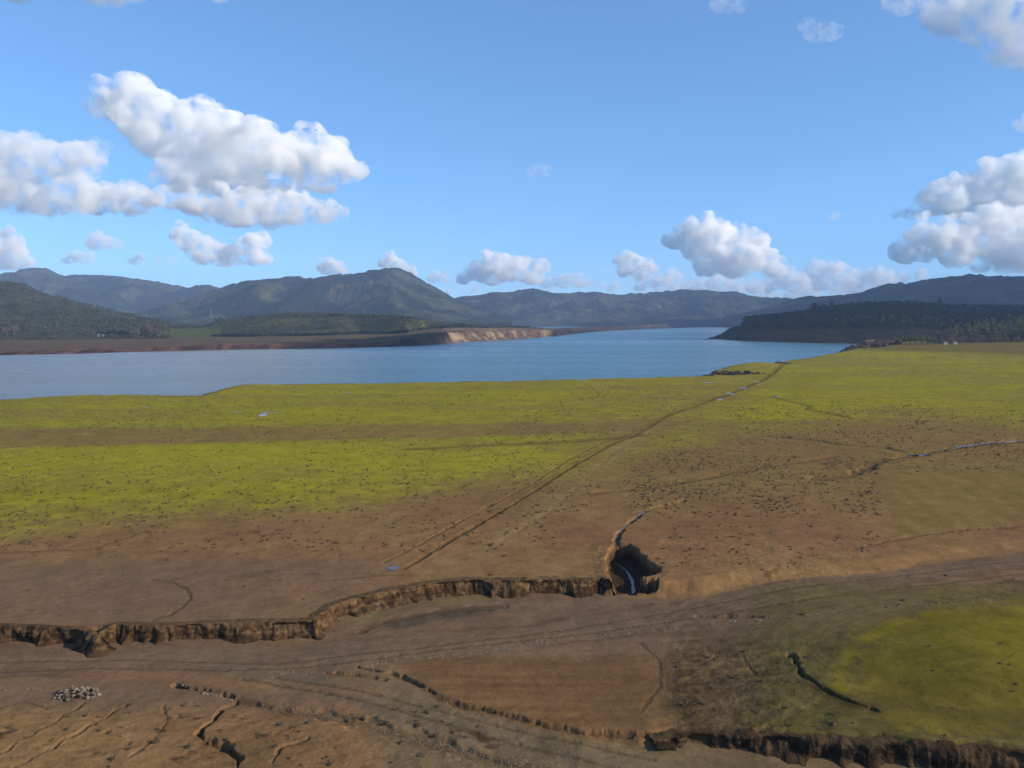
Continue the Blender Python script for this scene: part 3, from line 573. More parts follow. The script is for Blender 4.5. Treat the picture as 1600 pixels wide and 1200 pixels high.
def plant(kind, var, leafm, X, Y, hpx, d=None, z=None, label='', cat='tree', group=None, wide=1.0):
    """base at photo position X,Y, height in photo pixels"""
    if d is None: x0, y0, z0 = (v[0] for v in on_ground(X, Y))
    else: x0 = (X-800)/F*d*1.0032; y0 = d; z0 = zat(Y, d) if z is None else z
    key = (kind, var, leafm.name); h = hpx*y0/F; hh = 20.0
    if key not in protos: protos[key] = o = tree_proto(kind, hh, var*7+3, leafm); o.location = (x0, y0, z0-.2); s = h/hh; o.scale = (s*wide, s*wide, s); o.rotation_euler.z = random.uniform(0, 6)
    else: s = h/hh; o = dup(protos[key], (x0, y0, z0-.2), s*wide, random.uniform(0, 6), s)
    tag(o, label, cat, group); return o
def surf_z(T, X, d):            # nearest height of a far sheet at column X and distance d
    x, y, z = T; xx = (X-800)/F*d*1.0032; q = (x-xx)**2+(y-d)**2; return float(z.ravel()[np.argmin(q.ravel())])
# sunlit row of pines by the right edge
for i in range(46):
    X = 1462+i*4.6+random.uniform(-2, 2); d = 1330+random.uniform(-40, 60); xx = (X-800)/F*d; zz_ = float(H(np.array([xx]), np.array([d]))[0])
    X_ = X; hp = np.interp(X, [1460, 1490, 1530, 1560, 1600], [20, 30, 34, 36, 40])*random.uniform(.75, 1.12)
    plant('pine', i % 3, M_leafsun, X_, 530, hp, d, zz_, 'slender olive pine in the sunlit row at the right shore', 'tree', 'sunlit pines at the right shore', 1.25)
for X, hp in ((1396, 9), (1404, 14), (1412, 13), (1420, 17), (1428, 16), (1437, 15), (1446, 14), (1452, 10), (1385, 7)):
    d = 1270+random.uniform(-15, 15); zz_ = float(H(np.array([(X-800)/F*d]), np.array([d]))[0])
    plant('round', int(X) % 2, M_leafgreen, X, 530, hp+3, d, zz_, 'low round green tree in the clump left of the pines', 'tree', 'round green trees in a clump', 1.3)
for i in range(30):
    X = 1455+i*5.2+random.uniform(-3, 3); d = 1265+random.uniform(-15, 20); zz_ = float(H(np.array([(X-800)/F*d]), np.array([d]))[0])
    plant('bare', 1, M_twig, X, 530, random.uniform(8, 15), d, zz_, 'low leafless brown tree in front of the pines', 'tree', 'leafless trees in front of the pines', 1.6)
# crest of the headland
for i, (X, hp) in enumerate([(1172, 10), (1180, 12), (1188, 11), (1197, 10), (1206, 9), (1214, 9), (1222, 12), (1230, 10), (1240, 11), (1250, 13), (1258, 12), (1266, 15), (1275, 22), (1284, 14), (1296, 21), (1306, 14), (1318, 13), (1330, 14), (1342, 13), (1352, 12), (1364, 14), (1376, 13), (1388, 12), (1400, 13), (1412, 11), (1424, 12), (1436, 11), (1448, 13), (1463, 22), (1476, 11), (1490, 12), (1504, 11), (1520, 12), (1540, 13), (1560, 12), (1580, 12), (1600, 13)]):
    d = float(np.interp(X, [1165, 1240, 1310, 1430, 1600], [2140, 2240, 2340, 2490, 2490]))
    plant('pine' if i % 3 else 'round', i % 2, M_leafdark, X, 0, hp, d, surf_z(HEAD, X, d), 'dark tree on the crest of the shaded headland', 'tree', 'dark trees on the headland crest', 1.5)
# trees of the left shore
for X, hp in ((158, 9), (165, 11), (172, 12), (178, 15), (184, 11), (192, 13), (196, 15), (200, 13), (128, 6), (213, 7)):
    d = 1750+random.uniform(-20, 20); plant('round', int(X) % 2, M_leafdark, X, 0, hp, d, surf_z(FAR, X, d), 'dark green tree in the cluster beside the small white house', 'tree', 'dark trees beside the white house', .9)
for X, hp in ((4, 11), (9, 13), (15, 10), (25, 14), (31, 16), (-4, 12), (226, 18), (232, 22), (238, 19), (246, 16), (252, 14), (262, 12), (150, 10), (207, 10), (219, 14)):
    d = 1720+random.uniform(-15, 15); plant('bare', 2, M_twig, X, 0, hp, d, surf_z(FAR, X, d), 'leafless pinkish tree at the foot of the left hill', 'tree', 'leafless trees below the left hill', 1.2)
for X, hp in ((395, 6), (519, 8), (526, 9), (533, 6), (340, 7), (347, 6), (585, 5), (642, 5), (690, 6), (722, 7), (760, 5), (465, 5), (612, 5), (668, 5), (702, 5), (835, 5)):
    d = float(np.interp(X, [300, 600, 700, 860], [2290, 2190, 2080, 2400])); plant('round', 0, M_leafdark, X, 0, hp, d, surf_z(FAR, X, d), 'small dark tree standing out on the crest of the scrubby peninsula', 'tree', 'small trees on the peninsula crest', 1.0)
# wood and scrub that read as one mass
def mass(name, T, sel, n, hr, leafm, label, seed, k=14, wide=.5):
    x, y, z = (a.ravel() for a in T); r = np.random.default_rng(seed); ok = np.nonzero(sel)[0]; ok = r.choice(ok, n, True); V = []
    for i in ok:
        h = r.uniform(*hr); c0 = np.array([x[i]+r.normal()*6, y[i]+r.normal()*6, z[i]]); d = r.normal(size=(k, 3)); d /= np.linalg.norm(d, axis=1)[:, None]
        c = c0+d*np.array([h*wide*.6, h*wide*.6, h*.35])+np.array([0, 0, h*.5]); s = h*.2*r.uniform(.6, 1.3, (k, 1)); a = np.cross(d, r.normal(size=(k, 3))); a /= np.linalg.norm(a, axis=1)[:, None]; e = np.cross(d, a)
        V.append(np.stack([c-a*s, c-e*s, c+a*s, c+e*s], 1).reshape(-1, 3))
    V = np.concatenate(V); o = mesh(name, V, np.arange(len(V)).reshape(-1, 4), leafm, False); tag(o, label, 'trees', kind='stuff')
x, y, z = FAR; Xf, Yf = px(x, y, z); xr, yr, zr = HEAD; Xh, Yh = px(xr, yr, zr)
RA = np.repeat(np.arange(x.shape[0])[:, None], x.shape[1], 1); nn = fbm(x/60, y/60, 3, 206)
mass('scrub_wood', FAR, ((RA > 72) & (RA < 145) & (Xf > 345) & (Xf < 830) & (nn > -.22)).ravel(), 5600, (2, 5.5), M_leafhill, 'olive scrub covering the low peninsula across the water', 5, 12, .9)
mass('scrub_wood', FAR, ((RA > 69) & (RA < 73) & (Xf > 330) & (Xf < 700)).ravel(), 500, (4, 8), M_leafdark, 'dark belt of scrub along the foot of the peninsula slope', 15, 14, .8)
mass('hill_wood', FAR, ((RA > 69) & (RA < 145) & (Xf > -60) & (Xf < 300) & ((Xf < 258) | (RA > 120)) & (nn > -.12)).ravel(), 3000, (4, 10), M_leafhill, 'grey green wood covering the hill at the left', 6, 10, .8)
RB = np.repeat(np.arange(xr.shape[0])[:, None], xr.shape[1], 1)
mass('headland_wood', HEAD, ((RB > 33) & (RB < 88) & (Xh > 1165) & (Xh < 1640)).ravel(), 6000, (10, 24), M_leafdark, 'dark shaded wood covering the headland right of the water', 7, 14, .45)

# ------------------------------------------------------------------ rocks, tufts, stones
def lump(n, seed, sq=(1, 1, .7), rough=.25):
    import bmesh
    bm = bmesh.new(); bmesh.ops.create_icosphere(bm, subdivisions=n, radius=1); V = np.array([v.co[:] for v in bm.verts]); Fc = np.array([[v.index for v in f.verts] for f in bm.faces]); bm.free()
    r = 1+rough*fbm(V[:, 0]*1.4+seed, V[:, 1]*1.4+V[:, 2]*1.9, 3, seed); return V*r[:, None]*np.array(sq), Fc
def outcrop(X, Y, z0, items, label, seed):
    g_ = gp(X, Y, z0); parts = []; r = random.Random(seed)
    for dx, dy, s, hh in items:
        v, f = lump(3, r.randint(0, 999), (s, s*.8, hh), .7); v = v*np.array([1, 1, 1])+np.array([g_[0]+dx, g_[1]+dy, z0]); parts.append((v, f))
    V, Fc = joinvf(parts); o = mesh('rock_outcrop', V, Fc, M_rock, False); tag(o, label, 'rock'); return o
outcrop(1145, 587, LAKE, [(i*2.9-21+random.uniform(-1, 1), random.uniform(-3, 6), random.uniform(3, 6), random.uniform(2.0, 5.5)*(1-abs(i-8)/14)) for i in range(17)], 'dark brown rock outcrop at the tip of the meadow by the water', 3)
outcrop(1222, 569, -4.8, [(i*2-5, random.uniform(-2, 3), 2.4, 2.0) for i in range(5)], 'small dark rocks on the shore between outcrop and bank', 13)
ot = []
for i in range(40):
    f = i/39; X = 1315+f*85; Y = 552-f*22-3*math.sin(f*3.1); dd = float(np.interp(f, [0, 1], [1085, 1290])); ot.append(((X-800)/F*dd, dd, zat(Y+2, dd)))
parts = []
for i, (a, b, zz_) in enumerate(ot):
    s = random.uniform(5, 9); v, f = lump(3, 400+i, (s, s, random.uniform(2.5, 6)), .7); parts.append((v+np.array([a+random.uniform(-4, 4), b+random.uniform(-12, 12), zz_]), f))
V, Fc = joinvf(parts); tag(mesh('rocky_bank', V, Fc, M_rock, False), kind='structure')
# stones
sp = [lump(2, k, (1, .85, .7), .5) for k in range(5)]
stone_me = []
for k, (v, f) in enumerate(sp):
    me = bpy.data.meshes.new('stone'); me.from_pydata(v.tolist(), [], f.tolist()); me.materials.append(M_stone); stone_me.append(me)
def stone(x, y, z, s, label, group):
    o = link('stone', random.choice(stone_me)); o.location = (x, y, z); o.scale = (s*random.uniform(.8, 1.2), s*random.uniform(.8, 1.1), s*random.uniform(.7, 1.1)); o.rotation_euler = (random.uniform(-.4, .4), random.uniform(-.4, .4), random.uniform(0, 6)); tag(o, label, 'stone', group)
hx, hy, hz = (v[0] for v in on_ground(122, 1086)); hz = float(hz)
for i in range(95):
    a = random.uniform(-1, 1); b = random.uniform(-1, 1)
    if a*a+b*b > 1: continue
    top = .95*(1-(a*a+b*b))*(1.1-.3*a); xx, yy_ = hx+a*2.5, hy+b*1.5; g0 = float(H(np.array([xx]), np.array([yy_]))[0])
    stone(xx, yy_, g0+random.uniform(.1, 1)*top, random.uniform(.16, .3), 'pale stone in the heap on the brown flat at lower left', 'stones of the heap')
def along(P, n, spread, s, label, group):
    P = np.array(P, float); L = np.concatenate([[0], np.cumsum(np.hypot(*(P[1:]-P[:-1]).T))]); t = rng.uniform(0, L[-1], n)
    X = np.interp(t, L, P[:, 0])+rng.normal(size=n)*spread*1.5; Y = np.interp(t, L, P[:, 1])+rng.normal(size=n)*spread*.5; x, y, z = on_ground(X, Y)
    for a, b, c_ in zip(x, y, z): stone(a, b, c_-.02, random.uniform(*s)*(1+b/300), label, group)
along([(275, 1074), (310, 1080), (370, 1095)], 26, 3, (.09, .17), 'pale stone beside the winding rill at lower left', 'stones by the winding rill')
along([(0, 1080), (60, 1077), (150, 1078)], 9, 3, (.08, .16), 'pale stone lying near the stone heap', 'stones near the heap')
along([(430, 1052), (475, 1050)], 10, 3, (.09, .17), 'pale stone at the left end of the stony line', 'stones at the left end of the stony line')
along([(560, 1042), (640, 1030), (720, 1024), (790, 1015), (830, 1004), (930, 995)], 70, 3, (.07, .15), 'pale stone in the line across the river bed', 'stones in the river bed line')
along([(930, 995), (1000, 988), (1100, 978), (1220, 966), (1330, 950), (1440, 945), (1600, 930)], 75, 3, (.08, .17), 'pale stone in the line below the dirt band at right', 'stones in the right hand line')
along([(440, 1108), (520, 1122), (600, 1146), (700, 1165), (780, 1190)], 45, 5, (.05, .11), 'small stone along the shallow ditch at the bottom', 'stones of the shallow ditch')
def many(name, me_list, X, Y, size, m, label, cat, lift=0.0):
    x, y, z = on_ground(X, Y); parts = []
    for a, b, c_, s in zip(x, y, z, size):
        v, f = me_list[rng.integers(len(me_list))]; th = rng.uniform(0, 6.28); R_ = np.array([[math.cos(th), -math.sin(th), 0], [math.sin(th), math.cos(th), 0], [0, 0, 1]])
        parts.append((v@R_.T*s+np.array([a, b, c_+lift]), f))
    V, Fc = joinvf(parts); o = mesh(name, V, Fc, m, False); tag(o, label, cat, kind='stuff')
gl = []
for P, n, sd_ in (([(560, 1042), (640, 1030), (720, 1024), (790, 1015), (830, 1004), (930, 995), (1100, 978), (1220, 966), (1440, 945), (1600, 930)], 900, 5), ([(400, 1102), (520, 1124), (600, 1146), (700, 1168), (800, 1195)], 500, 6), ([(800, 1185), (860, 1200), (700, 1190)], 250, 10), ([(1100, 972), (1300, 958), (1600, 942)], 300, 8), ([(1330, 855), (1440, 838), (1520, 830)], 60, 4), ([(430, 1055), (540, 1060), (640, 1095)], 60, 7)):
    P = np.array(P, float); L = np.concatenate([[0], np.cumsum(np.hypot(*(P[1:]-P[:-1]).T))]); t = rng.uniform(0, L[-1], n)
    gl.append(np.stack([np.interp(t, L, P[:, 0])+rng.normal(size=n)*sd_, np.interp(t, L, P[:, 1])+rng.normal(size=n)*sd_*.5], 1))
gl = np.concatenate(gl); peb = [lump(1, k+30, (1, .8, .6), .4) for k in range(4)]
many('gravel', peb, gl[:, 0], gl[:, 1], rng.uniform(.03, .1, len(gl)), M_stone, 'pale gravel strewn along the dry river bed', 'gravel')
# tufts
def tuft_vf(seed, blades=9):
    r = random.Random(seed); v, f = lump(1, seed, (.42, .42, .26), .5); parts = [(v, f)]
    for i in range(blades):
        a = r.uniform(0, 6.28); l_ = r.uniform(.25, .6); t_ = r.uniform(.15, .5); bx, by = math.cos(a)*.15, math.sin(a)*.15
        V = np.array([(bx-.05*math.sin(a), by+.05*math.cos(a), .05), (bx+.05*math.sin(a), by-.05*math.cos(a), .05), (bx*2+math.cos(a)*t_, by*2+math.sin(a)*t_, l_)]); parts.append((V, np.array([(0, 1, 2)])))
    return joinvf(parts)
tp = [tuft_vf(k) for k in range(6)]; tuft_me = []
for v, f in tp:
    me = bpy.data.meshes.new('tuft'); me.from_pydata(v.tolist(), [], f.tolist()); me.materials.append(M_tuft); tuft_me.append(me)
def tdens(X, Y):
    k = sm((X-960)/40)*sm((1385-X)/20)*sm((Y-690)/40)*sm((815-Y)/20)*1.0      # dense dotted patch
    k = np.maximum(k, .45*sm((985-X-(Y-690)*.9+40)/60)*sm((Y-700)/60)*sm((880-Y)/40)*sm((X+200)/10))
    k = np.maximum(k, .25*sm((Y-600)/20)*sm((760-Y)/40)*sm((1150-X)/100)); k = np.maximum(k, .35*sm((Y-620)/30)*sm((745-Y)/20)*sm((X-1100)/80))
    k = np.maximum(k, .22*sm((X-1000)/40)*sm((1400-X)/50)*sm((Y-815)/10)*sm((905-Y)/10)); k = np.maximum(k, .05*sm((Y-880)/20)*sm((960-Y)/10))
    k = np.maximum(k, .20*sm((Y-1095)/20)*sm((760-X)/50)); k = np.maximum(k, .30*sm((X-1030)/30)*sm((1290-X)/40)*sm((Y-1010)/20)*sm((1140-Y)/10)); k = np.maximum(k, .04*sm((X-1200)/50)*sm((Y-930)/20)*sm((1150-Y)/10))
    return k
X = rng.uniform(-60, 1660, 60000); Y = 596+(1200-596)*rng.uniform(0, 1, 60000)**1.5
cl_ = vn(X/55, Y/22, 900); cl_ = cl_*.55+.45*vn(X/14, Y/6, 901); k = tdens(X, Y)*(.1+2.6*np.clip(cl_-.25, 0, 1)**1.4); keep = rng.uniform(0, 1, 60000) < k*1.25*np.clip(.35+(900-Y)/250, .3, 1.3)
X, Y = X[keep], Y[keep]; print('tufts', len(X))
order = np.argsort(-Y); xs_, ys_, zs_ = on_ground(X[order], Y[order]); X, Y = X[order], Y[order]; nind = 300
for i in range(nind):
    o = link('tuft', tuft_me[i % 6]); s = random.choice((.2, .3, .4, .55, .8))*random.uniform(.8, 1.2); o.location = (xs_[i], ys_[i], zs_[i]); o.scale = (s*1.2, s, s*.9); o.rotation_euler.z = random.uniform(0, 6)
    tag(o, 'dark dead tuft on the bare foreground soil', 'tuft', 'dead tufts of the foreground')
many('dead_tufts', tp, X[nind:], Y[nind:], rng.uniform(.5, .95, len(X)-nind)**1.6*(1+np.clip(700-Y[nind:], 0, 100)/150), M_tuft, 'small dark tufts dotting the plain and the meadow', 'tufts')

# ------------------------------------------------------------------ small buildings and pylons
def box(x0, x1, y0, y1, z0, z1):
    V = np.array([(x, y, z) for z in (z0, z1) for y in (y0, y1) for x in (x0, x1)], float); return V, np.array([(0, 2, 3, 1), (4, 5, 7, 6), (0, 1, 5, 4), (2, 6, 7, 3), (0, 4, 6, 2), (1, 3, 7, 5)])
def house(X, d, z, w_, dp, h, rz, label, nm='house'):
    t = bpy.data.objects.new(nm, None); C.objects.link(t); t.location = ((X-800)/F*d*1.0032, d, z); t.rotation_euler.z = rz; tag(t, label, nm)
    V, Fc = box(-w_/2, w_/2, -dp/2, dp/2, -1.5, h); mesh('wall', V, Fc, M_wall, False, None, t)
    e = .5; V = np.array([(-w_/2-e, -dp/2-e, h-.1), (w_/2+e, -dp/2-e, h-.1), (w_/2+e, dp/2+e, h-.1), (-w_/2-e, dp/2+e, h-.1), (-w_/2-e, 0, h+dp*.28), (w_/2+e, 0, h+dp*.28)]); V = np.concatenate([V, V+np.array([0, 0, .25])])
    Fc = [(0, 1, 5, 4), (2, 3, 4, 5), (6, 10, 11, 7), (8, 11, 10, 9), (0, 6, 7, 1), (2, 8, 9, 3)]; mesh('roof', V, Fc, M_roof, False, None, t)
    for k in (-.3, .28): V, Fc = box(w_*k-.6, w_*k+.6, -dp/2-.06, -dp/2+.05, 1.0, 2.1); mesh('window', V, Fc, M_glass, False, None, t)
    V, Fc = box(-.5, .5, -dp/2-.07, -dp/2+.05, 0, 2.05); mesh('door', V, Fc, M_roof, False, None, t)
house(162, 1735, surf_z(FAR, 162, 1735), 13, 8, 3.2, .15, 'small white house by the dark trees on the left shore')
house(219, 1745, surf_z(FAR, 219, 1745), 9, 7, 2.8, -.2, 'smaller pale house among the leafless trees at left')
for X, lab in ((1474, 'small white shed just right of the green tree clump'), (1489, 'second white shed, nearer the pines')):
    d = 1250; house(X, d, float(H(np.array([(X-800)/F*d]), np.array([d]))[0])+.8, 5.5, 4, 2.2, .1, lab, 'shed')
def pylon(X, Yb, d, hp, label):
    h = hp*d/F; z0 = zat(Yb, d); t = bpy.data.objects.new('power_pylon', None); C.objects.link(t); t.location = ((X-800)/F*d*1.0032, d, z0); tag(t, label, 'pylon', 'pylons beyond the lake')
    b = h*.11; r_ = h*.012; parts = []
    for sx in (-1, 1):
        for sy in (-1, 1): parts.append(limb([(sx*b, sy*b, -3), (sx*b*.35, sy*b*.35, h*.6), (sx*b*.12, sy*b*.12, h)], [r_, r_*.8, r_*.6], 4))
    for i in range(7):
        f = i/7; q = b*(1-f*.9); q2 = b*(1-(i+1)/7*.9); z = h*f; z_ = h*(i+1)/7
        for s in (-1, 1): parts.append(limb([(-q*s, -q, z), (q2*s, -q2, z_)], [r_*.5]*2, 4)); parts.append(limb([(-q, -q*s, z), (-q2, q2*s, z_)], [r_*.5]*2, 4))
    V, Fc = joinvf(parts); mesh('lattice_mast', V, Fc, M_steel, False, None, t)
    for f, w_ in ((.72, .2), (.84, .17), (.95, .12)): V, Fc = limb([(-h*w_, 0, h*f), (0, 0, h*(f+.02)), (h*w_, 0, h*f)], [r_*.4, r_, r_*.4], 4); mesh('cross_arm', V, Fc, M_steel, False, None, t)
pylon(333, 497, 3500, 16, 'pylon in front of the blue hills left of the peninsula'); pylon(571, 492, 2500, 11, 'pylon on the middle of the peninsula'); pylon(760, 512, 2280, 13, 'pylon above the sandy cliff'); pylon(43, 472, 2620, 10, 'pylon high on the left hill')

# ------------------------------------------------------------------ clouds: closed bodies filled with scattering droplets
def cloud_mat(name, dens, scale, lo=.40, hi=.56, base=None, mean=1):
    """droplet density thinned by drifting noise, so that the rims fray"""
    m = bpy.data.materials.new(name); m.use_nodes = True; t = m.node_tree; t.nodes.clear(); N = t.nodes.new; o = N('ShaderNodeOutputMaterial'); v = N('ShaderNodeVolumePrincipled')
    v.inputs['Color'].default_value = (1, .995, .985, 1); v.inputs['Anisotropy'].default_value = .0; t.links.new(v.outputs[0], o.inputs['Volume'])
    if scale is None: v.inputs['Density'].default_value = dens; m.cycles.homogeneous_volume = True; return m
    co = N('ShaderNodeTexCoord'); n = N('ShaderNodeTexNoise'); n.inputs['Scale'].default_value = scale; n.inputs['Detail'].default_value = 6; n.inputs['Roughness'].default_value = .55
    t.links.new(co.outputs['Object'], n.inputs['Vector']); r = N('ShaderNodeMapRange'); r.interpolation_type = 'SMOOTHSTEP'
    r.inputs[1].default_value = lo; r.inputs[2].default_value = hi; r.inputs[3].default_value = 0; r.inputs[4].default_value = dens
    sx = N('ShaderNodeSeparateXYZ'); t.links.new(co.outputs['Object'], sx.inputs[0]); r2 = N('ShaderNodeMapRange'); r2.inputs[1].default_value = base-.15*mean; r2.inputs[2].default_value = base+.3*mean; r2.inputs[3].default_value = -.16; r2.inputs[4].default_value = .03
    t.links.new(sx.outputs[2], r2.inputs[0]); ad = N('ShaderNodeMath'); ad.operation = 'ADD'; t.links.new(n.outputs[0], ad.inputs[0]); t.links.new(r2.outputs[0], ad.inputs[1])
    t.links.new(ad.outputs[0], r.inputs[0]); t.links.new(r.outputs[0], v.inputs['Density']); return m
CM = {}
import bmesh
def cloud(blobs, D, label, soft=14.0, group=None, seed=1, det=1.0, thr=(.45, .66)):
    """blobs: photo X, Y, radius; soft: how many photo pixels the rim takes to fade"""
    r = random.Random(seed*31+7); P = []; main = []
    for b in blobs:
        a, bb, c_ = ray(b[0], b[1]); t = D*(1+r.uniform(-.35, .35)*b[2]/F)/bb; R_ = 1.5*b[2]*D/F; p = (a*t, bb*t, CAMZ+c_*t); P.append((p, R_)); main.append((p, R_))
        for k in range(int(10*det)):
            th = r.uniform(0, 6.28); el = r.uniform(-.35, 1.4); q = R_*r.uniform(.55, .95); rs = R_*r.choice((.16, .24, .34, .5))*r.uniform(.8, 1.2)
            P.append(((p[0]+math.cos(th)*math.cos(el)*q, p[1]+math.sin(th)*math.cos(el)*q, p[2]+math.sin(el)*q*.8), rs))
    bm = bmesh.new(); org = Vector(P[0][0]); mean = sum(b[2] for b in blobs)/len(blobs)*D/F
    for p, R_ in P: bmesh.ops.create_icosphere(bm, subdivisions=2, radius=R_, matrix=Matrix.Translation(Vector(p)-org) @ Matrix.Diagonal((1, 1, .8, 1)))
    me = bpy.data.meshes.new('cloud'); bm.to_mesh(me); bm.free()
    me.materials.append(cloud_mat('cloud_droplets', 1.15/(soft*D/F), HET and .85/mean, *thr, base=min(p[2]-.75*R_ for p, R_ in main)-org.z, mean=mean)); o = link('cloud', me); o.location = org; tag(o, label, 'cloud', group)
    vox = max(mean*.1, .8*D/F); m = o.modifiers.new('Remesh', 'REMESH'); m.mode = 'VOXEL'; m.voxel_size = vox; m.use_smooth_shade = True
    m = o.modifiers.new('Smooth', 'SMOOTH'); m.factor = .5; m.iterations = 2
    for i, (sc, st) in enumerate(((mean*1.8, mean*.9), (mean*.7, mean*.3), (mean*.3, mean*.12))):
        tx = bpy.data.textures.new('puffs', 'CLOUDS'); tx.noise_scale = sc; tx.noise_depth = 2; m = o.modifiers.new('Displace', 'DISPLACE'); m.texture = tx; m.strength = st; m.mid_level = .5; m.texture_coords = 'LOCAL'
    return o
HET = True
cloud([(205, 148, 30), (185, 160, 24), (235, 182, 38), (250, 215, 34), (300, 210, 40), (330, 232, 50), (375, 240, 42), (300, 262, 34), (350, 270, 36), (415, 255, 40), (440, 275, 30), (480, 238, 30), (505, 262, 34), (540, 272, 20), (160, 148, 10), (395, 285, 22), (270, 275, 20)], 9000, 'largest white cloud, peaked at its left end, high above the lake', seed=1, soft=12)
cloud([(155, 312, 20), (190, 314, 22), (220, 312, 18), (262, 308, 18), (300, 314, 20), (345, 325, 24), (385, 330, 25), (425, 332, 24), (465, 328, 22), (505, 330, 18), (530, 333, 12)], 8700, 'long flat white cloud right below the largest cloud', seed=2, soft=13)
cloud([(15, 240, 28), (45, 262, 32), (85, 258, 28), (75, 235, 14), (130, 250, 26), (150, 235, 16), (20, 300, 34), (70, 305, 32), (115, 305, 28), (-40, 270, 40), (-30, 240, 25)], 7300, 'grey bottomed cloud at the left edge beside the largest cloud', seed=3, soft=20)
cloud([(5, 392, 22), (20, 402, 20), (-20, 400, 20), (35, 412, 12)], 14000, 'white cloud cut by the left edge just above the hills', seed=4, soft=9)
cloud([(14, 362, 9), (4, 364, 9)], 13000, 'little grey cloud at the left edge above the cut white one', seed=5, soft=10, det=.6)
cloud([(150, 376, 13), (165, 380, 11), (182, 382, 8)], 13000, 'small grey cloud above the far left hills, higher of two', seed=6, soft=12, det=.6)
cloud([(108, 404, 8), (122, 402, 10), (138, 404, 8)], 13500, 'thin grey cloud above the far left hills, lower of two', seed=7, soft=12, det=.6)
cloud([(214, 405, 9)], 13500, 'tiny round grey cloud left of the twin humped cloud', seed=8, soft=12, det=.6)
cloud([(250, 404, 5), (270, 407, 6)], 14000, 'faint wisp just left of the twin humped cloud', seed=9, soft=16, det=.6)
cloud([(285, 362, 12), (298, 378, 16), (318, 392, 20), (345, 400, 16), (372, 402, 14), (393, 385, 18), (398, 398, 14)], 13000, 'twin humped white cloud under the long flat cloud', seed=10, soft=8)
cloud([(512, 415, 12), (525, 420, 11), (537, 424, 6)], 20000, 'small white cloud touching the central mountain on its left', seed=11, soft=6)
cloud([(607, 408, 11), (622, 418, 12), (640, 425, 9)], 20000, 'small white cloud behind the central summit', seed=12, soft=6)
cloud([(680, 432, 9), (692, 436, 7)], 21000, 'tiny cloud right of the central summit', seed=13, soft=9)
cloud([(730, 432, 10), (750, 426, 15), (775, 416, 19), (800, 420, 19), (825, 424, 18), (838, 432, 10), (770, 432, 14)], 20000, 'lumpy white cloud above the middle of the range', seed=14, soft=7)
cloud([(855, 440, 9), (880, 441, 10), (905, 438, 12), (922, 440, 6)], 22000, 'low pale cloud right of the lumpy white cloud', seed=15, soft=12)
cloud([(980, 404, 11), (988, 415, 15), (1002, 426, 14), (975, 425, 9)], 20000, 'narrow upright white cloud left of the big middle cloud', seed=16, soft=7)
cloud([(1062, 372, 14), (1085, 366, 20), (1110, 368, 24), (1150, 372, 18), (1182, 374, 16), (1095, 390, 22), (1120, 398, 30), (1145, 405, 26), (1165, 412, 22), (1195, 408, 16), (1210, 418, 14), (1105, 415, 18)], 17000, 'big heaped white cloud above the range right of centre', seed=17, soft=8)
for i, (bl, lab) in enumerate([([(1005, 445, 9), (1030, 442, 12), (1050, 438, 14), (1068, 444, 9)], 'low pale cloud on the hills left of the heaped cloud foot'), ([(1090, 444, 12), (1120, 446, 14), (1150, 446, 14), (1180, 448, 12)], 'low cloud bank under the big heaped cloud'),
        ([(1205, 445, 12), (1230, 436, 16), (1250, 444, 14)], 'low pale cloud right of the heaped cloud'), ([(1280, 424, 15), (1302, 428, 17), (1318, 438, 14), (1290, 442, 15)], 'rounded low cloud over the dip in the range'), ([(1345, 436, 12), (1368, 430, 13), (1385, 438, 12), (1340, 448, 12)], 'low cloud just left of the right ridge'),
        ([(960, 448, 8), (940, 446, 6)], 'small low cloud right of the low pale cloud'), ([(1240, 460, 10), (1210, 462, 8), (1270, 458, 10), (1310, 456, 10)], 'palest cloud down in the notch between the ranges'), ([(1020, 456, 8), (1060, 454, 10), (1100, 456, 11), (1150, 458, 10), (1190, 458, 9)], 'pale streak of cloud under the low cloud bank'), ([(1330, 448, 12), (1370, 446, 12), (1410, 436, 10), (1440, 430, 9)], 'low pale cloud rising from behind the right ridge'), ([(860, 452, 6), (740, 452, 7), (700, 456, 6), (1000, 456, 7)], 'pale streak of cloud close over the middle range')]):
    cloud(bl, 25000+i*600, lab, soft=12, seed=20+i)
cloud([(1555, 282, 30), (1590, 290, 38), (1620, 305, 40), (1515, 300, 26), (1480, 305, 24), (1455, 318, 18), (1540, 315, 22), (1500, 320, 18)], 11500, 'tall white cloud cut by the right edge, upper of the pair', seed=40, soft=9)
cloud([(1425, 388, 20), (1450, 368, 22), (1440, 395, 16), (1480, 375, 26), (1520, 372, 28), (1565, 378, 32), (1610, 375, 36), (1495, 395, 20), (1540, 400, 22), (1590, 405, 24), (1440, 345, 12), (1540, 350, 16), (1590, 345, 18), (1560, 352, 26), (1500, 352, 20), (1600, 395, 30)], 10300, 'wide white cloud at the right edge, lower of the pair', seed=41, soft=9)
cloud([(1403, 335, 6), (1415, 333, 8), (1428, 338, 6)], 12000, 'scrap of cloud just left of the right hand pair', seed=42, soft=14, det=.6)
cloud([(1500, 10, 34), (1540, 30, 36), (1585, 25, 45), (1580, 70, 32), (1600, 85, 26), (1630, 50, 50), (1480, -15, 26)], 5200, 'large soft grey white cloud in the top right corner', seed=43, soft=34)
cloud([(1262, 38, 9), (1275, 52, 13), (1300, 50, 12), (1288, 58, 9)], 6500, 'faint wispy cloud high up left of the corner cloud', seed=44, soft=60)
cloud([(1130, 2, 14), (1148, 10, 12)], 6500, 'faint wisp at the top edge right of centre', seed=45, soft=65)
cloud([(1420, 5, 16), (1400, -5, 16)], 6000, 'faint wisp touching the corner cloud at its left', seed=46, soft=50)
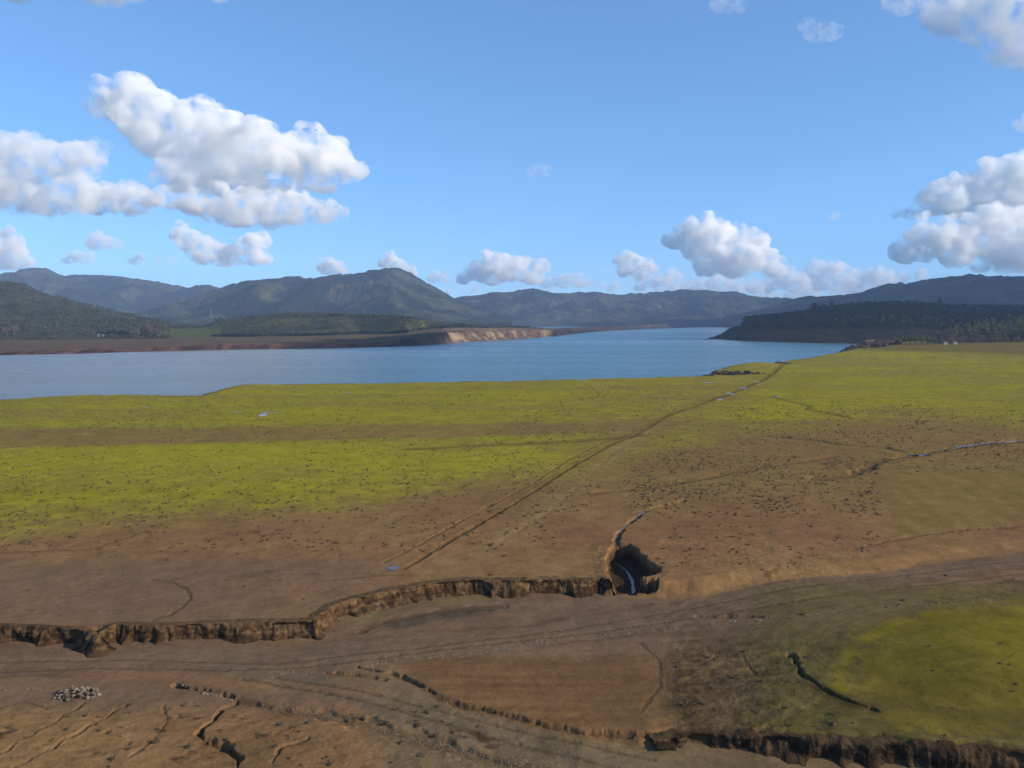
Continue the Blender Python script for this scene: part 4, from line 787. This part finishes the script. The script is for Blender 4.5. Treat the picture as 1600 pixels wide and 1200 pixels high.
cloud([(835, 266, 9), (850, 268, 9)], 9000, 'faint pinkish wisp alone in the middle of the sky', seed=47, soft=60, det=.6)
cloud([(1604, 192, 12), (1612, 196, 12)], 9000, 'faint wisp at the right edge above the tall cloud', seed=48, soft=30, det=.6)
cloud([(1304, 338, 7)], 12000, 'tiny faint wisp left of the right hand clouds', seed=49, soft=30, det=.6)
cloud([(30, -46, 36), (90, -54, 46), (150, -58, 50), (210, -56, 48), (265, -44, 38), (305, -28, 24), (335, -14, 12), (120, -130, 70), (220, -130, 70)], 6000, 'dark thin cloud along the top edge at left', seed=50, soft=30, det=.4)
# clouds outside the picture whose shadows lie on the headland and the right ridge
def shade_cloud(tx_, ty_, alt, rx, ry, label, seed):
    L = alt/math.sin(SUN_EL); c_ = Vector((tx_, ty_, 0))+SUNV*L; r = random.Random(seed); bm = bmesh.new(); org = c_
    for i in range(60):
        a = r.uniform(0, 6.28); q = r.random()**.5; s = r.uniform(.16, .3)*min(rx, ry)*1.3
        bmesh.ops.create_icosphere(bm, subdivisions=2, radius=s, matrix=Matrix.Translation((math.cos(a)*q*(rx-s*.8), math.sin(a)*q*(ry-s*.8), r.uniform(-.1, .5)*s)) @ Matrix.Diagonal((1, 1, .6, 1)))
    me = bpy.data.meshes.new('cloud'); bm.to_mesh(me); bm.free()
    if 's' not in CM: CM['s'] = cloud_mat('cloud_droplets', .02, None)
    me.materials.append(CM['s']); o = link('cloud', me); o.location = org; tag(o, label, 'cloud')
    m = o.modifiers.new('Remesh', 'REMESH'); m.mode = 'VOXEL'; m.voxel_size = min(rx, ry)*.05; m.use_smooth_shade = True
shade_cloud(-205, 1450, 900, 150, 260, 'small cloud off the right edge shading the cape before the sandy cliff', 3)
shade_cloud(1150, 2180, 1400, 850, 560, 'cloud beyond the right edge shading the headland', 1)
shade_cloud(3300, 5000, 1500, 2300, 1500, 'cloud far beyond the right edge shading the right ridge', 2)

# ------------------------------------------------------------------ air
hm = bpy.data.materials.new('haze'); hm.use_nodes = True; t = hm.node_tree; t.nodes.clear(); o_ = t.nodes.new('ShaderNodeOutputMaterial'); v_ = t.nodes.new('ShaderNodeVolumePrincipled')
v_.inputs['Color'].default_value = (.48, .68, 1, 1); v_.inputs['Density'].default_value = 5.8e-5; v_.inputs['Anisotropy'].default_value = .0; t.links.new(v_.outputs[0], o_.inputs['Volume']); hm.cycles.homogeneous_volume = True
V, Fc = box(-14500, 14500, -14500, 13200, -16, 620); hz_ = mesh('haze', V, Fc, hm, False); tag(hz_, kind='stuff')
